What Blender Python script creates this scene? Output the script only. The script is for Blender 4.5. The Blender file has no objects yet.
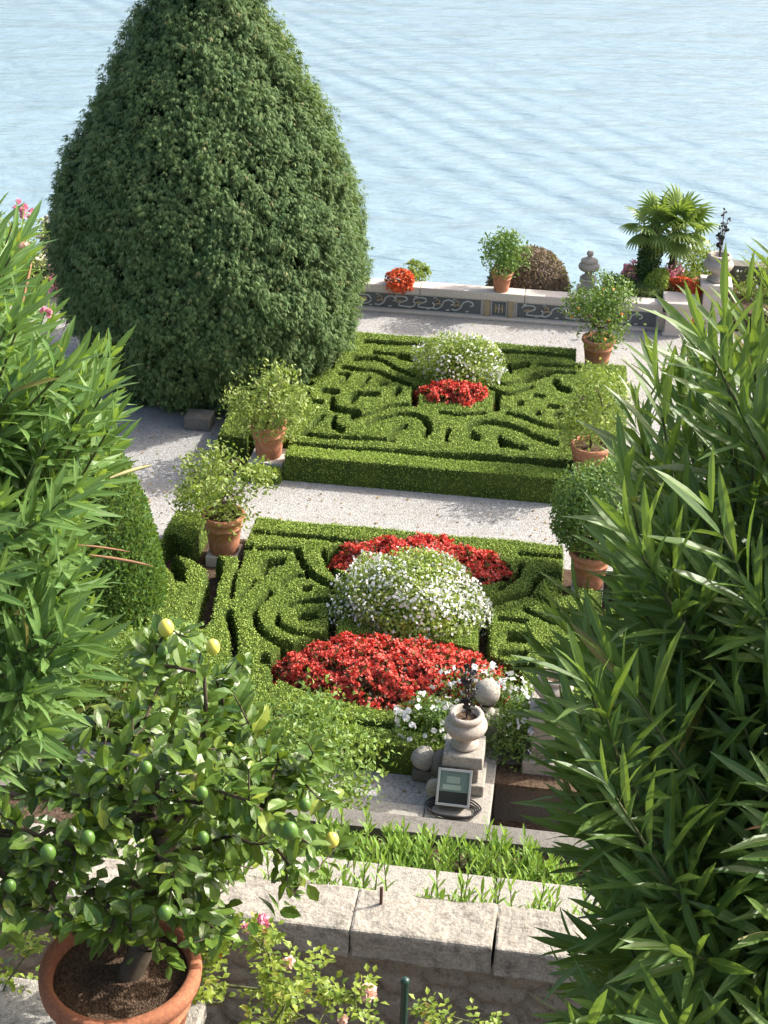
import bpy, math, random
import numpy as np
random.seed(7)
RNG = np.random.default_rng(11)
PI = math.pi
S = bpy.context.scene
COL = S.collection
# ------------------------------------------------------------------ camera frame (survey of the place)
F = 1500.0; PITCH = 29.0; YAW = 7.5; ROLL = 1.5; CAMH = 12.0
def _basis():
    p, w, r = map(math.radians, (PITCH, YAW, ROLL))
    f = np.array([-math.sin(w)*math.cos(p), math.cos(w)*math.cos(p), -math.sin(p)])
    ri = np.array([math.cos(w), math.sin(w), 0.0]); up = np.cross(ri, f)
    return ri*math.cos(r)+up*math.sin(r), up*math.cos(r)-ri*math.sin(r), f
CR, CU, CF = _basis(); CC = np.array([0, 0, CAMH])
def ray(x, y): return CF+CR*(x-384)/F-CU*(y-512)/F
def at(x, y, z=0.0):
    d = ray(x, y); return CC+d*(z-CAMH)/d[2]
def atY(x, y, Y):
    d = ray(x, y); return CC+d*Y/d[1]
def atD(x, y, D): return CC+ray(x, y)*D
def nrm(v): v = np.asarray(v, float); return v/np.maximum(np.linalg.norm(v, axis=-1, keepdims=True), 1e-9)
def U(a, b, n=None): return RNG.uniform(a, b, n)
def rdir(n): return nrm(RNG.normal(size=(n, 3)))

# ------------------------------------------------------------------ mesh builder
class MB:
    def __init__(s): s.ch = []
    def add(s, V, Fc, m=0, uv=None, rnd=None, smooth=False):
        V = np.asarray(V, float).reshape(-1, 3); Fc = np.asarray(Fc, int)
        if len(V) and len(Fc): s.ch.append((V, Fc, m, uv, rnd, smooth))
        return s
    def build(s, name, mats, parent=None, bevel=0, seg=2):
        me = bpy.data.meshes.new(name)
        off = 0; V = []; R = []; L = []; LS = []; LT = []; MI = []; SM = []; UV = []; lo = 0
        for (v, f, m, uv, rnd, sm) in s.ch:
            n, k = f.shape
            V.append(v); L.append((f+off).ravel()); LS.append(lo+np.arange(n)*k)
            MI.append(np.full(n, m)); SM.append(np.full(n, sm)); lo += n*k; off += len(v)
            UV.append(np.full((n*k, 2), .5) if uv is None else np.asarray(uv, float).reshape(-1, 2))
            R.append(U(0, 1, 1)[0]*np.ones(len(v)) if rnd is None else np.asarray(rnd, float))
        V = np.concatenate(V); L = np.concatenate(L); LS = np.concatenate(LS)
        me.vertices.add(len(V)); me.vertices.foreach_set('co', V.astype(np.float32).ravel())
        me.loops.add(len(L)); me.loops.foreach_set('vertex_index', L.astype(np.int32))
        me.polygons.add(len(LS)); me.polygons.foreach_set('loop_start', LS.astype(np.int32))
        me.polygons.foreach_set('material_index', np.concatenate(MI).astype(np.int32))
        me.polygons.foreach_set('use_smooth', np.concatenate(SM))
        u = me.uv_layers.new(name='UVMap'); u.data.foreach_set('uv', np.concatenate(UV).astype(np.float32).ravel())
        a = me.attributes.new('rnd', 'FLOAT', 'POINT'); a.data.foreach_set('value', np.concatenate(R).astype(np.float32))
        for m in (mats if isinstance(mats, (list, tuple)) else [mats]): me.materials.append(m)
        me.update(calc_edges=True); me.validate()
        o = bpy.data.objects.new(name, me); COL.objects.link(o)
        if parent is not None:
            o.parent = parent
            o.matrix_parent_inverse = parent_inv(parent)
        if bevel:
            b = o.modifiers.new('bevel', 'BEVEL'); b.width = bevel; b.segments = seg; b.limit_method = 'ANGLE'
        return o
from mathutils import Matrix, Vector
def parent_inv(p):
    return Matrix.Translation(p.location).inverted() if p.type == 'EMPTY' else Matrix.Identity(4)
def thing(name, label, cat, loc=(0, 0, 0), group=None):
    o = bpy.data.objects.new(name, None); COL.objects.link(o); o.empty_display_size = .2
    o.location = Vector([float(c) for c in loc]); o['label'] = label; o['category'] = cat
    if group: o['group'] = group
    return o
def tag(o, label, cat=None, group=None, kind=None):
    o['label'] = label
    if cat: o['category'] = cat
    if group: o['group'] = group
    if kind: o['kind'] = kind
    return o
def struct(o, label=None):
    o['kind'] = 'structure'
    if label: o['label'] = label; 
    return o

BOXF = np.array([[0, 3, 2, 1], [4, 5, 6, 7], [0, 1, 5, 4], [1, 2, 6, 5], [2, 3, 7, 6], [3, 0, 4, 7]])
def box(mb, x0, x1, y0, y1, z0, z1, m=0, rz=0, taper=0):
    V = np.array([[x0, y0, z0], [x1, y0, z0], [x1, y1, z0], [x0, y1, z0], [x0, y0, z1], [x1, y0, z1], [x1, y1, z1], [x0, y1, z1]], float)
    if taper or rz:
        c = np.array([(x0+x1)/2, (y0+y1)/2, 0])
        if taper: V[4:, :2] = c[:2]+(V[4:, :2]-c[:2])*(1-taper)
        if rz:
            a = math.cos(rz); b = math.sin(rz); d = V-c
            V = np.stack([d[:, 0]*a-d[:, 1]*b, d[:, 0]*b+d[:, 1]*a, d[:, 2]], 1)+c
    mb.add(V, BOXF, m)
    return mb
def tube(mb, P, R, sides=8, m=0, rnd=None, cap=False):
    P = np.asarray(P, float); n = len(P); R = np.broadcast_to(np.asarray(R, float), (n,))
    T = nrm(np.gradient(P, axis=0)); ref = np.array([0, 0, 1.0]) if abs(T[:, 2]).mean() < .8 else np.array([1.0, 0, 0])
    A = nrm(np.cross(T, ref)); B = np.cross(T, A)
    a = np.arange(sides)*2*PI/sides
    V = P[:, None]+R[:, None, None]*(np.cos(a)[None, :, None]*A[:, None]+np.sin(a)[None, :, None]*B[:, None])
    i, j = np.meshgrid(np.arange(n-1), np.arange(sides), indexing='ij'); j2 = (j+1) % sides
    Fc = np.stack([i*sides+j, i*sides+j2, (i+1)*sides+j2, (i+1)*sides+j], -1).reshape(-1, 4)
    mb.add(V.reshape(-1, 3), Fc, m, None, None if rnd is None else np.full(n*sides, rnd), True)
    if cap:
        for k in (0, n-1):
            Vc = np.vstack([V[k], P[k]]); jj = np.arange(sides)
            mb.add(Vc, np.stack([jj, (jj+1) % sides, np.full(sides, sides)], 1), m, None, None, False)
    return mb
def lathe(mb, prof, c=(0, 0, 0), seg=40, m=0, wob=0):
    prof = np.asarray(prof, float); n = len(prof); a = np.arange(seg)*2*PI/seg
    V = np.zeros((n, seg, 3)); V[..., 0] = prof[:, :1]*np.cos(a); V[..., 1] = prof[:, :1]*np.sin(a); V[..., 2] = prof[:, 1:2]
    if wob: V[..., :2] *= (1+wob*np.sin(a*3+1)+wob*.6*np.sin(a*7+prof[:, 1:2]*20))[..., None]
    V += np.asarray(c, float)
    i, j = np.meshgrid(np.arange(n-1), np.arange(seg), indexing='ij'); j2 = (j+1) % seg
    Fc = np.stack([i*seg+j, i*seg+j2, (i+1)*seg+j2, (i+1)*seg+j], -1).reshape(-1, 4)
    mb.add(V.reshape(-1, 3), Fc, m, None, None, True); return mb
def sphere(mb, c, r, m=0, nu=14, nv=20, noise=0, rnd=None, sq=(1, 1, 1)):
    t = np.linspace(0.001, PI-.001, nu); prof = np.stack([np.sin(t), -np.cos(t)], 1)
    a = np.arange(nv)*2*PI/nv
    V = np.zeros((nu, nv, 3)); V[..., 0] = prof[:, :1]*np.cos(a); V[..., 1] = prof[:, :1]*np.sin(a); V[..., 2] = prof[:, 1:2]
    if noise: V *= (1+noise*np.sin(V[..., :1]*5+c[0]*9)*np.sin(V[..., 1:2]*6+c[1]*7)*np.cos(V[..., 2:]*5))
    V = V*r*np.array(sq)+np.asarray(c, float)
    i, j = np.meshgrid(np.arange(nu-1), np.arange(nv), indexing='ij'); j2 = (j+1) % nv
    Fc = np.stack([i*nv+j, i*nv+j2, (i+1)*nv+j2, (i+1)*nv+j], -1).reshape(-1, 4)
    mb.add(V.reshape(-1, 3), Fc, m, None, None if rnd is None else np.full(nu*nv, rnd), True); return mb

# leaf templates: X along the leaf, Y across, Z up; (V, F, UV)
def leaf_t(st, hw, fold=.25, droop=.15, wave=0):
    V = []; 
    for t, w in st:
        z = -droop*t*t
        V += [[t, w*hw, z+w*hw*fold+wave*math.sin(t*9)], [t, 0, z], [t, -w*hw, z+w*hw*fold-wave*math.sin(t*9+1)]]
    V = np.array(V, float); Fc = []; UV = []
    for i in range(len(st)-1):
        a = 3*i; b = a+3; t0, t1 = st[i][0], st[i+1][0]
        Fc += [[a, a+1, b+1, b], [a+1, a+2, b+2, b+1]]
        UV += [[[t0, 1], [t0, .5], [t1, .5], [t1, 1]], [[t0, .5], [t0, 0], [t1, 0], [t1, .5]]]
    return V, np.array(Fc), np.array(UV, float)
OLE = leaf_t([(0, .12), (.18, .62), (.45, 1), (.75, .78), (1, .03)], .062, .3, .10)
OLE2 = leaf_t([(0, .12), (.25, .8), (.6, .95), (1, .03)], .062, .2, .22)
LEM = leaf_t([(0, .1), (.22, .75), (.5, 1), (.8, .7), (1, .05)], .27, .3, .25, .02)
LEM2 = leaf_t([(0, .1), (.3, .9), (.65, .95), (1, .05)], .25, .15, .1, .03)
SML = leaf_t([(0, .1), (.5, 1), (1, .05)], .28, .3, .2)
QUAD = (np.array([[0, 0, 0], [.5, -.3, .04], [1, 0, 0], [.5, .3, .04]], float), np.array([[0, 1, 2, 3]]), np.array([[[0, .5], [.5, 0], [1, .5], [.5, 1]]], float))
PET = (np.array([[-.5, -.5, .1], [.5, -.5, 0], [.5, .5, .1], [-.5, .5, 0]], float), np.array([[0, 1, 2, 3]]), np.array([[[0, 0], [1, 0], [1, 1], [0, 1]]], float))
PEN = (np.array([[0, 0, 0]]+[[.5*math.cos(k*PI/3), .5*math.sin(k*PI/3), .1*((-1)**k)] for k in range(6)], float),
       np.array([[0, 1, 2], [0, 2, 3], [0, 3, 4], [0, 4, 5], [0, 5, 6], [0, 6, 1]]), np.full((6, 3, 2), .5))
def inst(mb, T, P, D, N, sc, m=0, rnd=None, smooth=False, wsc=None):
    V, Fc, UV = T; P = np.asarray(P, float); n = len(P)
    if n == 0: return mb
    D = nrm(D); N = np.asarray(N, float); Yv = nrm(np.cross(N, D)); Z = np.cross(D, Yv)
    sc = np.broadcast_to(np.asarray(sc, float), (n,))
    ws = sc if wsc is None else sc*np.broadcast_to(wsc, (n,))
    W = P[:, None]+sc[:, None, None]*(V[None, :, 0:1]*D[:, None]+V[None, :, 2:3]*Z[:, None])+ws[:, None, None]*V[None, :, 1:2]*Yv[:, None]
    Fs = Fc[None]+(np.arange(n)*len(V))[:, None, None]
    r = U(0, 1, n) if rnd is None else np.broadcast_to(rnd, (n,))
    mb.add(W.reshape(-1, 3), Fs.reshape(-1, Fc.shape[1]), m, np.broadcast_to(UV[None], (n,)+UV.shape).reshape(-1, 2), np.repeat(r, len(V)), smooth)
    return mb

# ------------------------------------------------------------------ materials
def newmat(name):
    m = bpy.data.materials.new(name); m.use_nodes = True; nt = m.node_tree
    b = nt.nodes['Principled BSDF']; return m, nt, b, nt.nodes['Material Output']
def N_(nt, t, **k):
    n = nt.nodes.new(t)
    for a, v in k.items():
        if a in n.inputs.keys() if hasattr(n.inputs, 'keys') else False: n.inputs[a].default_value = v
        else: setattr(n, a, v)
    return n
def rgba(c): return (c[0], c[1], c[2], 1.0)
def mixc(nt, fac, a, b, mode='MIX'):
    n = nt.nodes.new('ShaderNodeMix'); n.data_type = 'RGBA'; n.blend_type = mode
    for sock, val in ((n.inputs[0], fac), (n.inputs[6], a), (n.inputs[7], b)):
        if hasattr(val, 'is_output'): nt.links.new(val, sock)
        elif isinstance(val, (tuple, list)): sock.default_value = rgba(val)
        else: sock.default_value = val
    return n.outputs[2]
def ramp(nt, x, pts):
    n = nt.nodes.new('ShaderNodeValToRGB'); e = n.color_ramp.elements
    while len(e) < len(pts): e.new(.5)
    for i, (p, c) in enumerate(pts): e[i].position = p; e[i].color = rgba(c if isinstance(c, (tuple, list)) else (c, c, c))
    nt.links.new(x, n.inputs[0]); return n.outputs[0]
def tex(nt, kind, scale, detail=3, rough=.55, stretch=None, rot=None, obj=True):
    tc = nt.nodes.new('ShaderNodeTexCoord'); mp = nt.nodes.new('ShaderNodeMapping')
    nt.links.new(tc.outputs['Object'], mp.inputs[0])
    if stretch: mp.inputs['Scale'].default_value = stretch
    if rot: mp.inputs['Rotation'].default_value = rot
    n = nt.nodes.new({'noise': 'ShaderNodeTexNoise', 'vor': 'ShaderNodeTexVoronoi', 'wave': 'ShaderNodeTexWave'}[kind])
    n.inputs['Scale'].default_value = scale
    if kind == 'noise': n.inputs['Detail'].default_value = detail; n.inputs['Roughness'].default_value = rough
    nt.links.new(mp.outputs[0], n.inputs['Vector']); return n
def bump(nt, b, h, strength, dist):
    n = nt.nodes.new('ShaderNodeBump'); n.inputs['Strength'].default_value = strength; n.inputs['Distance'].default_value = dist
    nt.links.new(h, n.inputs['Height'])
    if b is not None: nt.links.new(n.outputs[0], b.inputs['Normal'])
    return n
def leafmat(name, ca, cb, trans=.35, rough=.45, rib=None, cc=None, spec=.4, tcol=None, under=None):
    m, nt, b, out = newmat(name)
    at_ = nt.nodes.new('ShaderNodeAttribute'); at_.attribute_name = 'rnd'
    pts = [(0, ca), (.85, cb)] if cc is None else [(0, ca), (.55, cb), (.93, cb), (1, cc)]
    c = ramp(nt, at_.outputs['Fac'], pts)
    if rib:
        uv = nt.nodes.new('ShaderNodeUVMap'); sp = nt.nodes.new('ShaderNodeSeparateXYZ'); nt.links.new(uv.outputs[0], sp.inputs[0])
        r = ramp(nt, sp.outputs['Y'], [(0, 0), (.44, 0), (.5, 1), (.56, 0), (1, 0)])
        c = mixc(nt, r, c, rib)
    if under:
        g = nt.nodes.new('ShaderNodeNewGeometry'); c = mixc(nt, g.outputs['Backfacing'], c, under)
    nt.links.new(c, b.inputs['Base Color']); b.inputs['Roughness'].default_value = rough; b.inputs['Specular IOR Level'].default_value = spec
    t = nt.nodes.new('ShaderNodeBsdfTranslucent')
    tc = mixc(nt, 1.0, c, tcol or (1.0, 1.0, .55), 'MULTIPLY')
    sc = mixc(nt, .5, tc, tcol or (.25, .35, .03)) if tcol is None else tc
    nt.links.new(sc, t.inputs[0])
    mx = nt.nodes.new('ShaderNodeMixShader'); mx.inputs[0].default_value = trans
    nt.links.new(b.outputs[0], mx.inputs[1]); nt.links.new(t.outputs[0], mx.inputs[2]); nt.links.new(mx.outputs[0], out.inputs[0])
    return m
def stonemat(name, ca, cb, cd=(.06, .055, .045), spot=.5, sc=6, bs=.35):
    m, nt, b, out = newmat(name)
    n1 = tex(nt, 'noise', sc*.5, 6, .65); n2 = tex(nt, 'noise', sc*5, 5, .7); n3 = tex(nt, 'noise', sc*22, 3, .6)
    c = mixc(nt, n1.outputs[0], ca, cb)
    f = ramp(nt, n2.outputs[0], [(.5, 0), (.72, spot)]); c = mixc(nt, f, c, cd)
    g = ramp(nt, n3.outputs[0], [(.35, .75), (.65, 1.1)]); c = mixc(nt, 1, c, g, 'MULTIPLY')
    nt.links.new(c, b.inputs['Base Color']); b.inputs['Roughness'].default_value = .9; b.inputs['Specular IOR Level'].default_value = .15
    ad = nt.nodes.new('ShaderNodeMath'); ad.operation = 'ADD'; nt.links.new(n2.outputs[0], ad.inputs[0]); nt.links.new(n3.outputs[0], ad.inputs[1])
    bump(nt, b, ad.outputs[0], bs, .02)
    return m
def plain(name, c, rough=.6, metal=0, spec=.4, var=0, sc=20):
    m, nt, b, out = newmat(name)
    if var:
        n = tex(nt, 'noise', sc, 4); nt.links.new(mixc(nt, n.outputs[0], tuple(x*(1-var) for x in c), tuple(min(1, x*(1+var)) for x in c)), b.inputs['Base Color'])
    else: b.inputs['Base Color'].default_value = rgba(c)
    b.inputs['Roughness'].default_value = rough; b.inputs['Metallic'].default_value = metal; b.inputs['Specular IOR Level'].default_value = spec
    return m
def gravelmat(name, ca, cb, sc=45, dirt=(.2, .15, .1), df=.25):
    m, nt, b, out = newmat(name)
    v = tex(nt, 'vor', sc); n = tex(nt, 'noise', .8, 5, .6); n2 = tex(nt, 'noise', 7, 4, .7)
    bw = nt.nodes.new('ShaderNodeRGBToBW'); nt.links.new(v.outputs['Color'], bw.inputs[0])
    c = mixc(nt, bw.outputs[0], ca, cb)
    c = mixc(nt, ramp(nt, n.outputs[0], [(.45, 0), (.75, df)]), c, dirt)
    c = mixc(nt, ramp(nt, n2.outputs[0], [(.6, 0), (.8, df*.8)]), c, dirt)
    nt.links.new(c, b.inputs['Base Color']); b.inputs['Roughness'].default_value = .95; b.inputs['Specular IOR Level'].default_value = .1
    bump(nt, b, v.outputs['Distance'], .6, .012); return m
M = {}
M['gravel'] = gravelmat('gravel', (.21, .206, .195), (.43, .42, .40), 42)
M['soil'] = gravelmat('soil', (.045, .03, .02), (.13, .09, .06), 30, (.03, .02, .015), .5)
M['potsoil'] = gravelmat('pot_soil', (.04, .026, .018), (.15, .10, .065), 110, (.03, .02, .015), .5)
M['debris'] = gravelmat('leaf_litter', (.10, .06, .035), (.30, .24, .19), 28, (.16, .08, .04), .8)
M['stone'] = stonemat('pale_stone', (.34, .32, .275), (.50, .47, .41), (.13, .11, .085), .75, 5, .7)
M['stone_near'] = stonemat('worn_coping_stone', (.28, .255, .21), (.42, .385, .32), (.10, .085, .065), .8, 2.2, .5)
M['stone_far'] = stonemat('pink_stone', (.54, .46, .41), (.66, .61, .55), (.3, .24, .2), .4, 5, .25)
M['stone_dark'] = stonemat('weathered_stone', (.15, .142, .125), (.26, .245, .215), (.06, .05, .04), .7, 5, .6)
M['urn'] = stonemat('urn_stone', (.40, .35, .30), (.52, .47, .41), (.14, .11, .09), .6, 7, .5)
M['slate'] = stonemat('dark_slate', (.10, .105, .11), (.17, .175, .18), (.2, .2, .2), .3, 8, .2)
M['inlay'] = stonemat('pale_inlay', (.42, .43, .43), (.55, .55, .54), (.2, .2, .2), .3, 10, .2)
M['tan'] = stonemat('tan_inlay', (.36, .28, .17), (.42, .34, .22), (.2, .15, .1), .4, 10, .2)
M['rubble'] = stonemat('rubble_stone', (.24, .20, .15), (.42, .37, .29), (.07, .055, .04), .7, 5, .6)
M['terra'] = stonemat('terracotta', (.40, .16, .085), (.50, .23, .135), (.60, .44, .34), .65, 4, .15)
M['terra_near'] = stonemat('terracotta_warm', (.34, .13, .07), (.42, .18, .10), (.30, .14, .09), .35, 3, .1)
M['bark'] = plain('bark', (.09, .07, .05), .9, 0, .1, .45, 25)
M['bark_green'] = plain('green_bark', (.09, .10, .04), .8, 0, .2, .4, 25)
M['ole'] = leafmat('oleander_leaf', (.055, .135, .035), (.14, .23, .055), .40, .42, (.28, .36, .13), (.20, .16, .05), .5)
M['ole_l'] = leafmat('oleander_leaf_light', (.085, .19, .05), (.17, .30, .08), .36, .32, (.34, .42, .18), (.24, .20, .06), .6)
M['lemon'] = leafmat('lemon_leaf', (.045, .11, .018), (.13, .22, .035), .3, .33, (.16, .24, .06), (.32, .38, .05), .6)
M['citrus'] = leafmat('citrus_leaf', (.14, .22, .05), (.30, .38, .10), .35, .45, None, (.45, .5, .18))
M['citrus_m'] = leafmat('citrus_leaf_mid', (.09, .18, .035), (.20, .31, .07), .32, .42, None, (.34, .40, .12))
M['citrus_d'] = leafmat('citrus_leaf_dark', (.07, .15, .03), (.15, .25, .06), .3, .45, None, (.28, .32, .1))
M['ball'] = leafmat('clipped_leaf', (.08, .17, .04), (.17, .28, .07), .3, .45)
M['box'] = leafmat('box_leaf', (.13, .22, .035), (.36, .48, .085), .14, .6, None, (.42, .42, .09))
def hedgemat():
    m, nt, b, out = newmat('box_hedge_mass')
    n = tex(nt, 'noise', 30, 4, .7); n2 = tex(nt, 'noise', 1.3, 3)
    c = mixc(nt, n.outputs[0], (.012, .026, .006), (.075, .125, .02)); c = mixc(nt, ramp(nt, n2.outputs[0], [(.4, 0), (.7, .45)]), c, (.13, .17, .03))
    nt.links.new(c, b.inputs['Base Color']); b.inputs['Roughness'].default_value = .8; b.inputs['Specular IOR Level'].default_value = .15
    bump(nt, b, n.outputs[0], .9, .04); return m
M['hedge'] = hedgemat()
M['cyp'] = leafmat('cypress_spray', (.038, .098, .038), (.135, .205, .082), .25, .65, None, (.26, .26, .12), .15)
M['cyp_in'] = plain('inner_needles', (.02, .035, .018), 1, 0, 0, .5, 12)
M['bronze'] = leafmat('bronze_leaf', (.05, .03, .02), (.14, .10, .03), .25, .4)
M['red'] = leafmat('red_petal', (.46, .04, .03), (.74, .13, .09), .25, .5, None, (.88, .45, .36), .3, (1, .45, .35))
M['redorange'] = leafmat('orange_petal', (.65, .09, .03), (.78, .18, .06), .25, .5, None, None, .3, (1, .5, .3))
M['white'] = leafmat('white_petal', (.72, .74, .70), (.82, .82, .80), .25, .5, None, None, .3, (1, 1, 1))
M['lilac'] = leafmat('white_lilac_petal', (.72, .72, .76), (.80, .80, .80), .25, .5, None, None, .3, (1, 1, 1))
M['pink'] = leafmat('pink_petal', (.72, .22, .34), (.8, .42, .5), .3, .5, None, None, .3, (1, .7, .8))
M['palepink'] = leafmat('pale_pink_petal', (.80, .55, .45), (.85, .66, .55), .3, .5, None, None, .3, (1, .8, .7))
M['wbush'] = leafmat('pale_shrub_leaf', (.19, .29, .05), (.38, .46, .12), .35, .5)
M['rose'] = leafmat('rose_leaf', (.13, .22, .03), (.28, .36, .05), .4, .45, None, (.35, .2, .06))
M['seed'] = leafmat('fresh_blade_leaf', (.14, .28, .05), (.30, .46, .10), .4, .4, (.35, .45, .15))
M['dryleaf'] = leafmat('dry_leaf', (.16, .09, .04), (.34, .24, .10), .15, .7)
M['purple'] = leafmat('purple_brown_leaf', (.11, .065, .055), (.22, .15, .10), .2, .6, None, (.3, .3, .12))
M['dark'] = leafmat('dark_plum_leaf', (.018, .013, .016), (.05, .04, .045), .05, .45)
M['palm'] = leafmat('palm_leaf', (.10, .18, .045), (.26, .35, .10), .38, .4, None, (.3, .32, .1))
M['ivy'] = leafmat('ivy_leaf', (.02, .06, .015), (.05, .11, .025), .15, .5)
M['yellow'] = leafmat('yellow_leaf', (.5, .45, .04), (.65, .55, .08), .3, .5)
M['grass'] = leafmat('ground_cover_leaf', (.10, .17, .05), (.24, .30, .11), .3, .6)
M['podb'] = plain('dry_pod', (.28, .15, .08), .7, 0, .2, .4, 30)
M['podg'] = plain('green_pod', (.40, .36, .16), .6, 0, .3, .3, 20)
M['lem_y'] = plain('yellow_rind', (.75, .68, .12), .4, 0, .5, .15, 60)
M['lem_g'] = plain('green_rind', (.10, .20, .035), .38, 0, .5, .2, 60)
M['orangef'] = plain('orange_rind', (.8, .28, .04), .4)
M['iron'] = plain('rusty_iron', (.09, .05, .035), .8, 0, .2, .4, 60)
M['greenpost'] = plain('green_paint', (.015, .05, .035), .35, 0, .5)
M['alu'] = plain('aluminium', (.55, .58, .58), .35, .9, .5)
M['blackc'] = plain('black_rubber', (.02, .02, .022), .5)
M['cream'] = plain('cream_enamel', (.60, .63, .55), .35)
M['reflector'] = plain('reflector_metal', (.30, .38, .36), .3, .4, .6)
def glassmat():
    m, nt, b, out = newmat('lamp_glass'); b.inputs['Base Color'].default_value = (.85, .95, .92, 1); b.inputs['Roughness'].default_value = .03
    b.inputs['Transmission Weight'].default_value = 1; b.inputs['IOR'].default_value = 1.3; return m
M['glass'] = glassmat()

def watermat():
    m, nt, b, out = newmat('lake_water')
    b.inputs['Base Color'].default_value = (.215, .305, .35, 1); b.inputs['Roughness'].default_value = .2; b.inputs['IOR'].default_value = 1.33
    n1 = tex(nt, 'noise', .85, 4, .55, (1, 2.2, 1), (0, 0, .25)); n2 = tex(nt, 'noise', .16, 3, .5, (1, 2.5, 1), (0, 0, -.2))
    n3 = tex(nt, 'noise', 3.2, 3, .5, (1, 2.0, 1))
    w = tex(nt, 'wave', .165, rot=(0, 0, math.radians(WAKE))); w.bands_direction = 'Y'; w.inputs['Distortion'].default_value = 3.0; w.inputs['Detail'].default_value = 2; w.inputs['Detail Scale'].default_value = .35
    tc = nt.nodes.new('ShaderNodeTexCoord'); mp = nt.nodes.new('ShaderNodeMapping'); mp.inputs['Rotation'].default_value = (0, 0, math.radians(WAKE)); sp = nt.nodes.new('ShaderNodeSeparateXYZ')
    nt.links.new(tc.outputs['Object'], mp.inputs[0]); nt.links.new(mp.outputs[0], sp.inputs[0]); mr = nt.nodes.new('ShaderNodeMapRange'); mr.inputs['From Min'].default_value = 20; mr.inputs['From Max'].default_value = 60
    nt.links.new(sp.outputs['Y'], mr.inputs['Value']); msk = ramp(nt, mr.outputs[0], [(0, 0), (.2, .15), (.35, 1), (.5, .8), (.7, .15), (1, 0)])
    def mul(a, k):
        x = nt.nodes.new('ShaderNodeMath'); x.operation = 'MULTIPLY'; nt.links.new(a, x.inputs[0])
        if hasattr(k, 'is_output'): nt.links.new(k, x.inputs[1])
        else: x.inputs[1].default_value = k
        return x.outputs[0]
    def add(a, c):
        x = nt.nodes.new('ShaderNodeMath'); nt.links.new(a, x.inputs[0]); nt.links.new(c, x.inputs[1]); return x.outputs[0]
    h = add(add(mul(n1.outputs[0], .13), mul(n2.outputs[0], .6)), add(mul(n3.outputs[0], .015), mul(mul(w.outputs['Fac'], msk), .10)))
    bump(nt, b, h, 1.0, 1.0)
    return m
WAKE = 51
M['water'] = watermat()

# ------------------------------------------------------------------ setting: ground, water
def flat(name, polys, m, z, thick=None):
    mb = MB()
    for (x0, x1, y0, y1) in polys: mb.add([[x0, y0, z], [x1, y0, z], [x1, y1, z], [x0, y1, z]], [[0, 1, 2, 3]])
    return mb.build(name, m)
mb = MB(); mb.add([[-6000, -6000, -5], [6000, -6000, -5], [6000, 9000, -5], [-6000, 9000, -5]], [[0, 1, 2, 3]])
struct(mb.build('lake_water', M['water']))
WX = -.47      # right face of the low wall beside the recess
mb = MB(); box(mb, -30, WX-.05, 13.72, 15.24, -4, 0); box(mb, -30, 30, 15.26, 32.4, -4, 0)
struct(mb.build('gravel_ground', M['gravel']))
mb = MB(); box(mb, -30, 30, 9.75, 13.7, -4.2, -.9); box(mb, WX, 30, 13.705, 15.2, -4.2, -.9)
struct(mb.build('littered_ground', M['debris']))
mb = MB(); box(mb, -30, 30, -8, 6.55, -4.1, 4.6)
struct(mb.build('upper_terrace_ground', M['soil']))
mb = MB(); box(mb, -30, 30, 6.9, 8.18, -4.1, 4.2)
struct(mb.build('soil_bed_ground', M['soil']))
mb = MB(); box(mb, -30, 30, 8.5, 9.6, -4.1, 3.6)
struct(mb.build('lower_bed_ground', M['soil']))
mb = MB(); box(mb, -6.0, 1.2, 14.8, 20.15, -.01, .012); box(mb, -6.0, 1.1, 22.4, 28.05, -.01, .012)
struct(mb.build('parterre_soil_ground', M['soil']))
mb = MB(); box(mb, 1.0, 14, 30.75, 33.2, -4, .42)
struct(mb.build('terrace_bed_ground', M['soil']))

n = 420; P = np.vstack([np.stack([U(-9, 2, n//2), U(20.3, 22.2, n//2), np.full(n//2, .012)], 1), np.stack([U(-8.5, -6.2, n//4), U(20, 25, n//4), np.full(n//4, .012)], 1), np.stack([U(-4, -.6, n//8), U(13.8, 14.7, n//8), np.full(n//8, .13)], 1)*[1, 1, .1], np.stack([U(-4, 1.6, n//8), U(28.2, 30.2, n//8), np.full(n//8, .012)], 1)])
mb = MB(); inst(mb, QUAD, P, rdir(len(P))*[1, 1, .15], np.array([[0, 0, 1.]])+.4*rdir(len(P)), U(.03, .08, len(P))); LEAVES = mb
# ------------------------------------------------------------------ hedges
def pxpts(pts, ox, oy, k, z=.5): return [tuple(at(ox+x/k, oy+y/k, z)[:2]) for x, y in pts]
def segdist(X, Y, poly):
    d = np.full(X.shape, 1e9)
    for (x0, y0), (x1, y1) in zip(poly[:-1], poly[1:]):
        L = (x1-x0)**2+(y1-y0)**2+1e-9; t = np.clip(((X-x0)*(x1-x0)+(Y-y0)*(y1-y0))/L, 0, 1)
        d = np.minimum(d, np.hypot(X-x0-t*(x1-x0), Y-y0-t*(y1-y0)))
    return d
def smooth_poly(p, n=5):
    p = np.array(p, float)
    if len(p) < 3: return [tuple(q) for q in p]
    P = np.vstack([2*p[0]-p[1], p, 2*p[-1]-p[-2]]); out = []
    for i in range(1, len(P)-2):
        for t in np.linspace(0, 1, n, endpoint=False):
            a, b, c, d = P[i-1], P[i], P[i+1], P[i+2]
            out.append(.5*((2*b)+(-a+c)*t+(2*a-5*b+4*c-d)*t*t+(-a+3*b-3*c+d)*t**3))
    out.append(p[-1]); return [tuple(q) for q in out]
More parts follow.
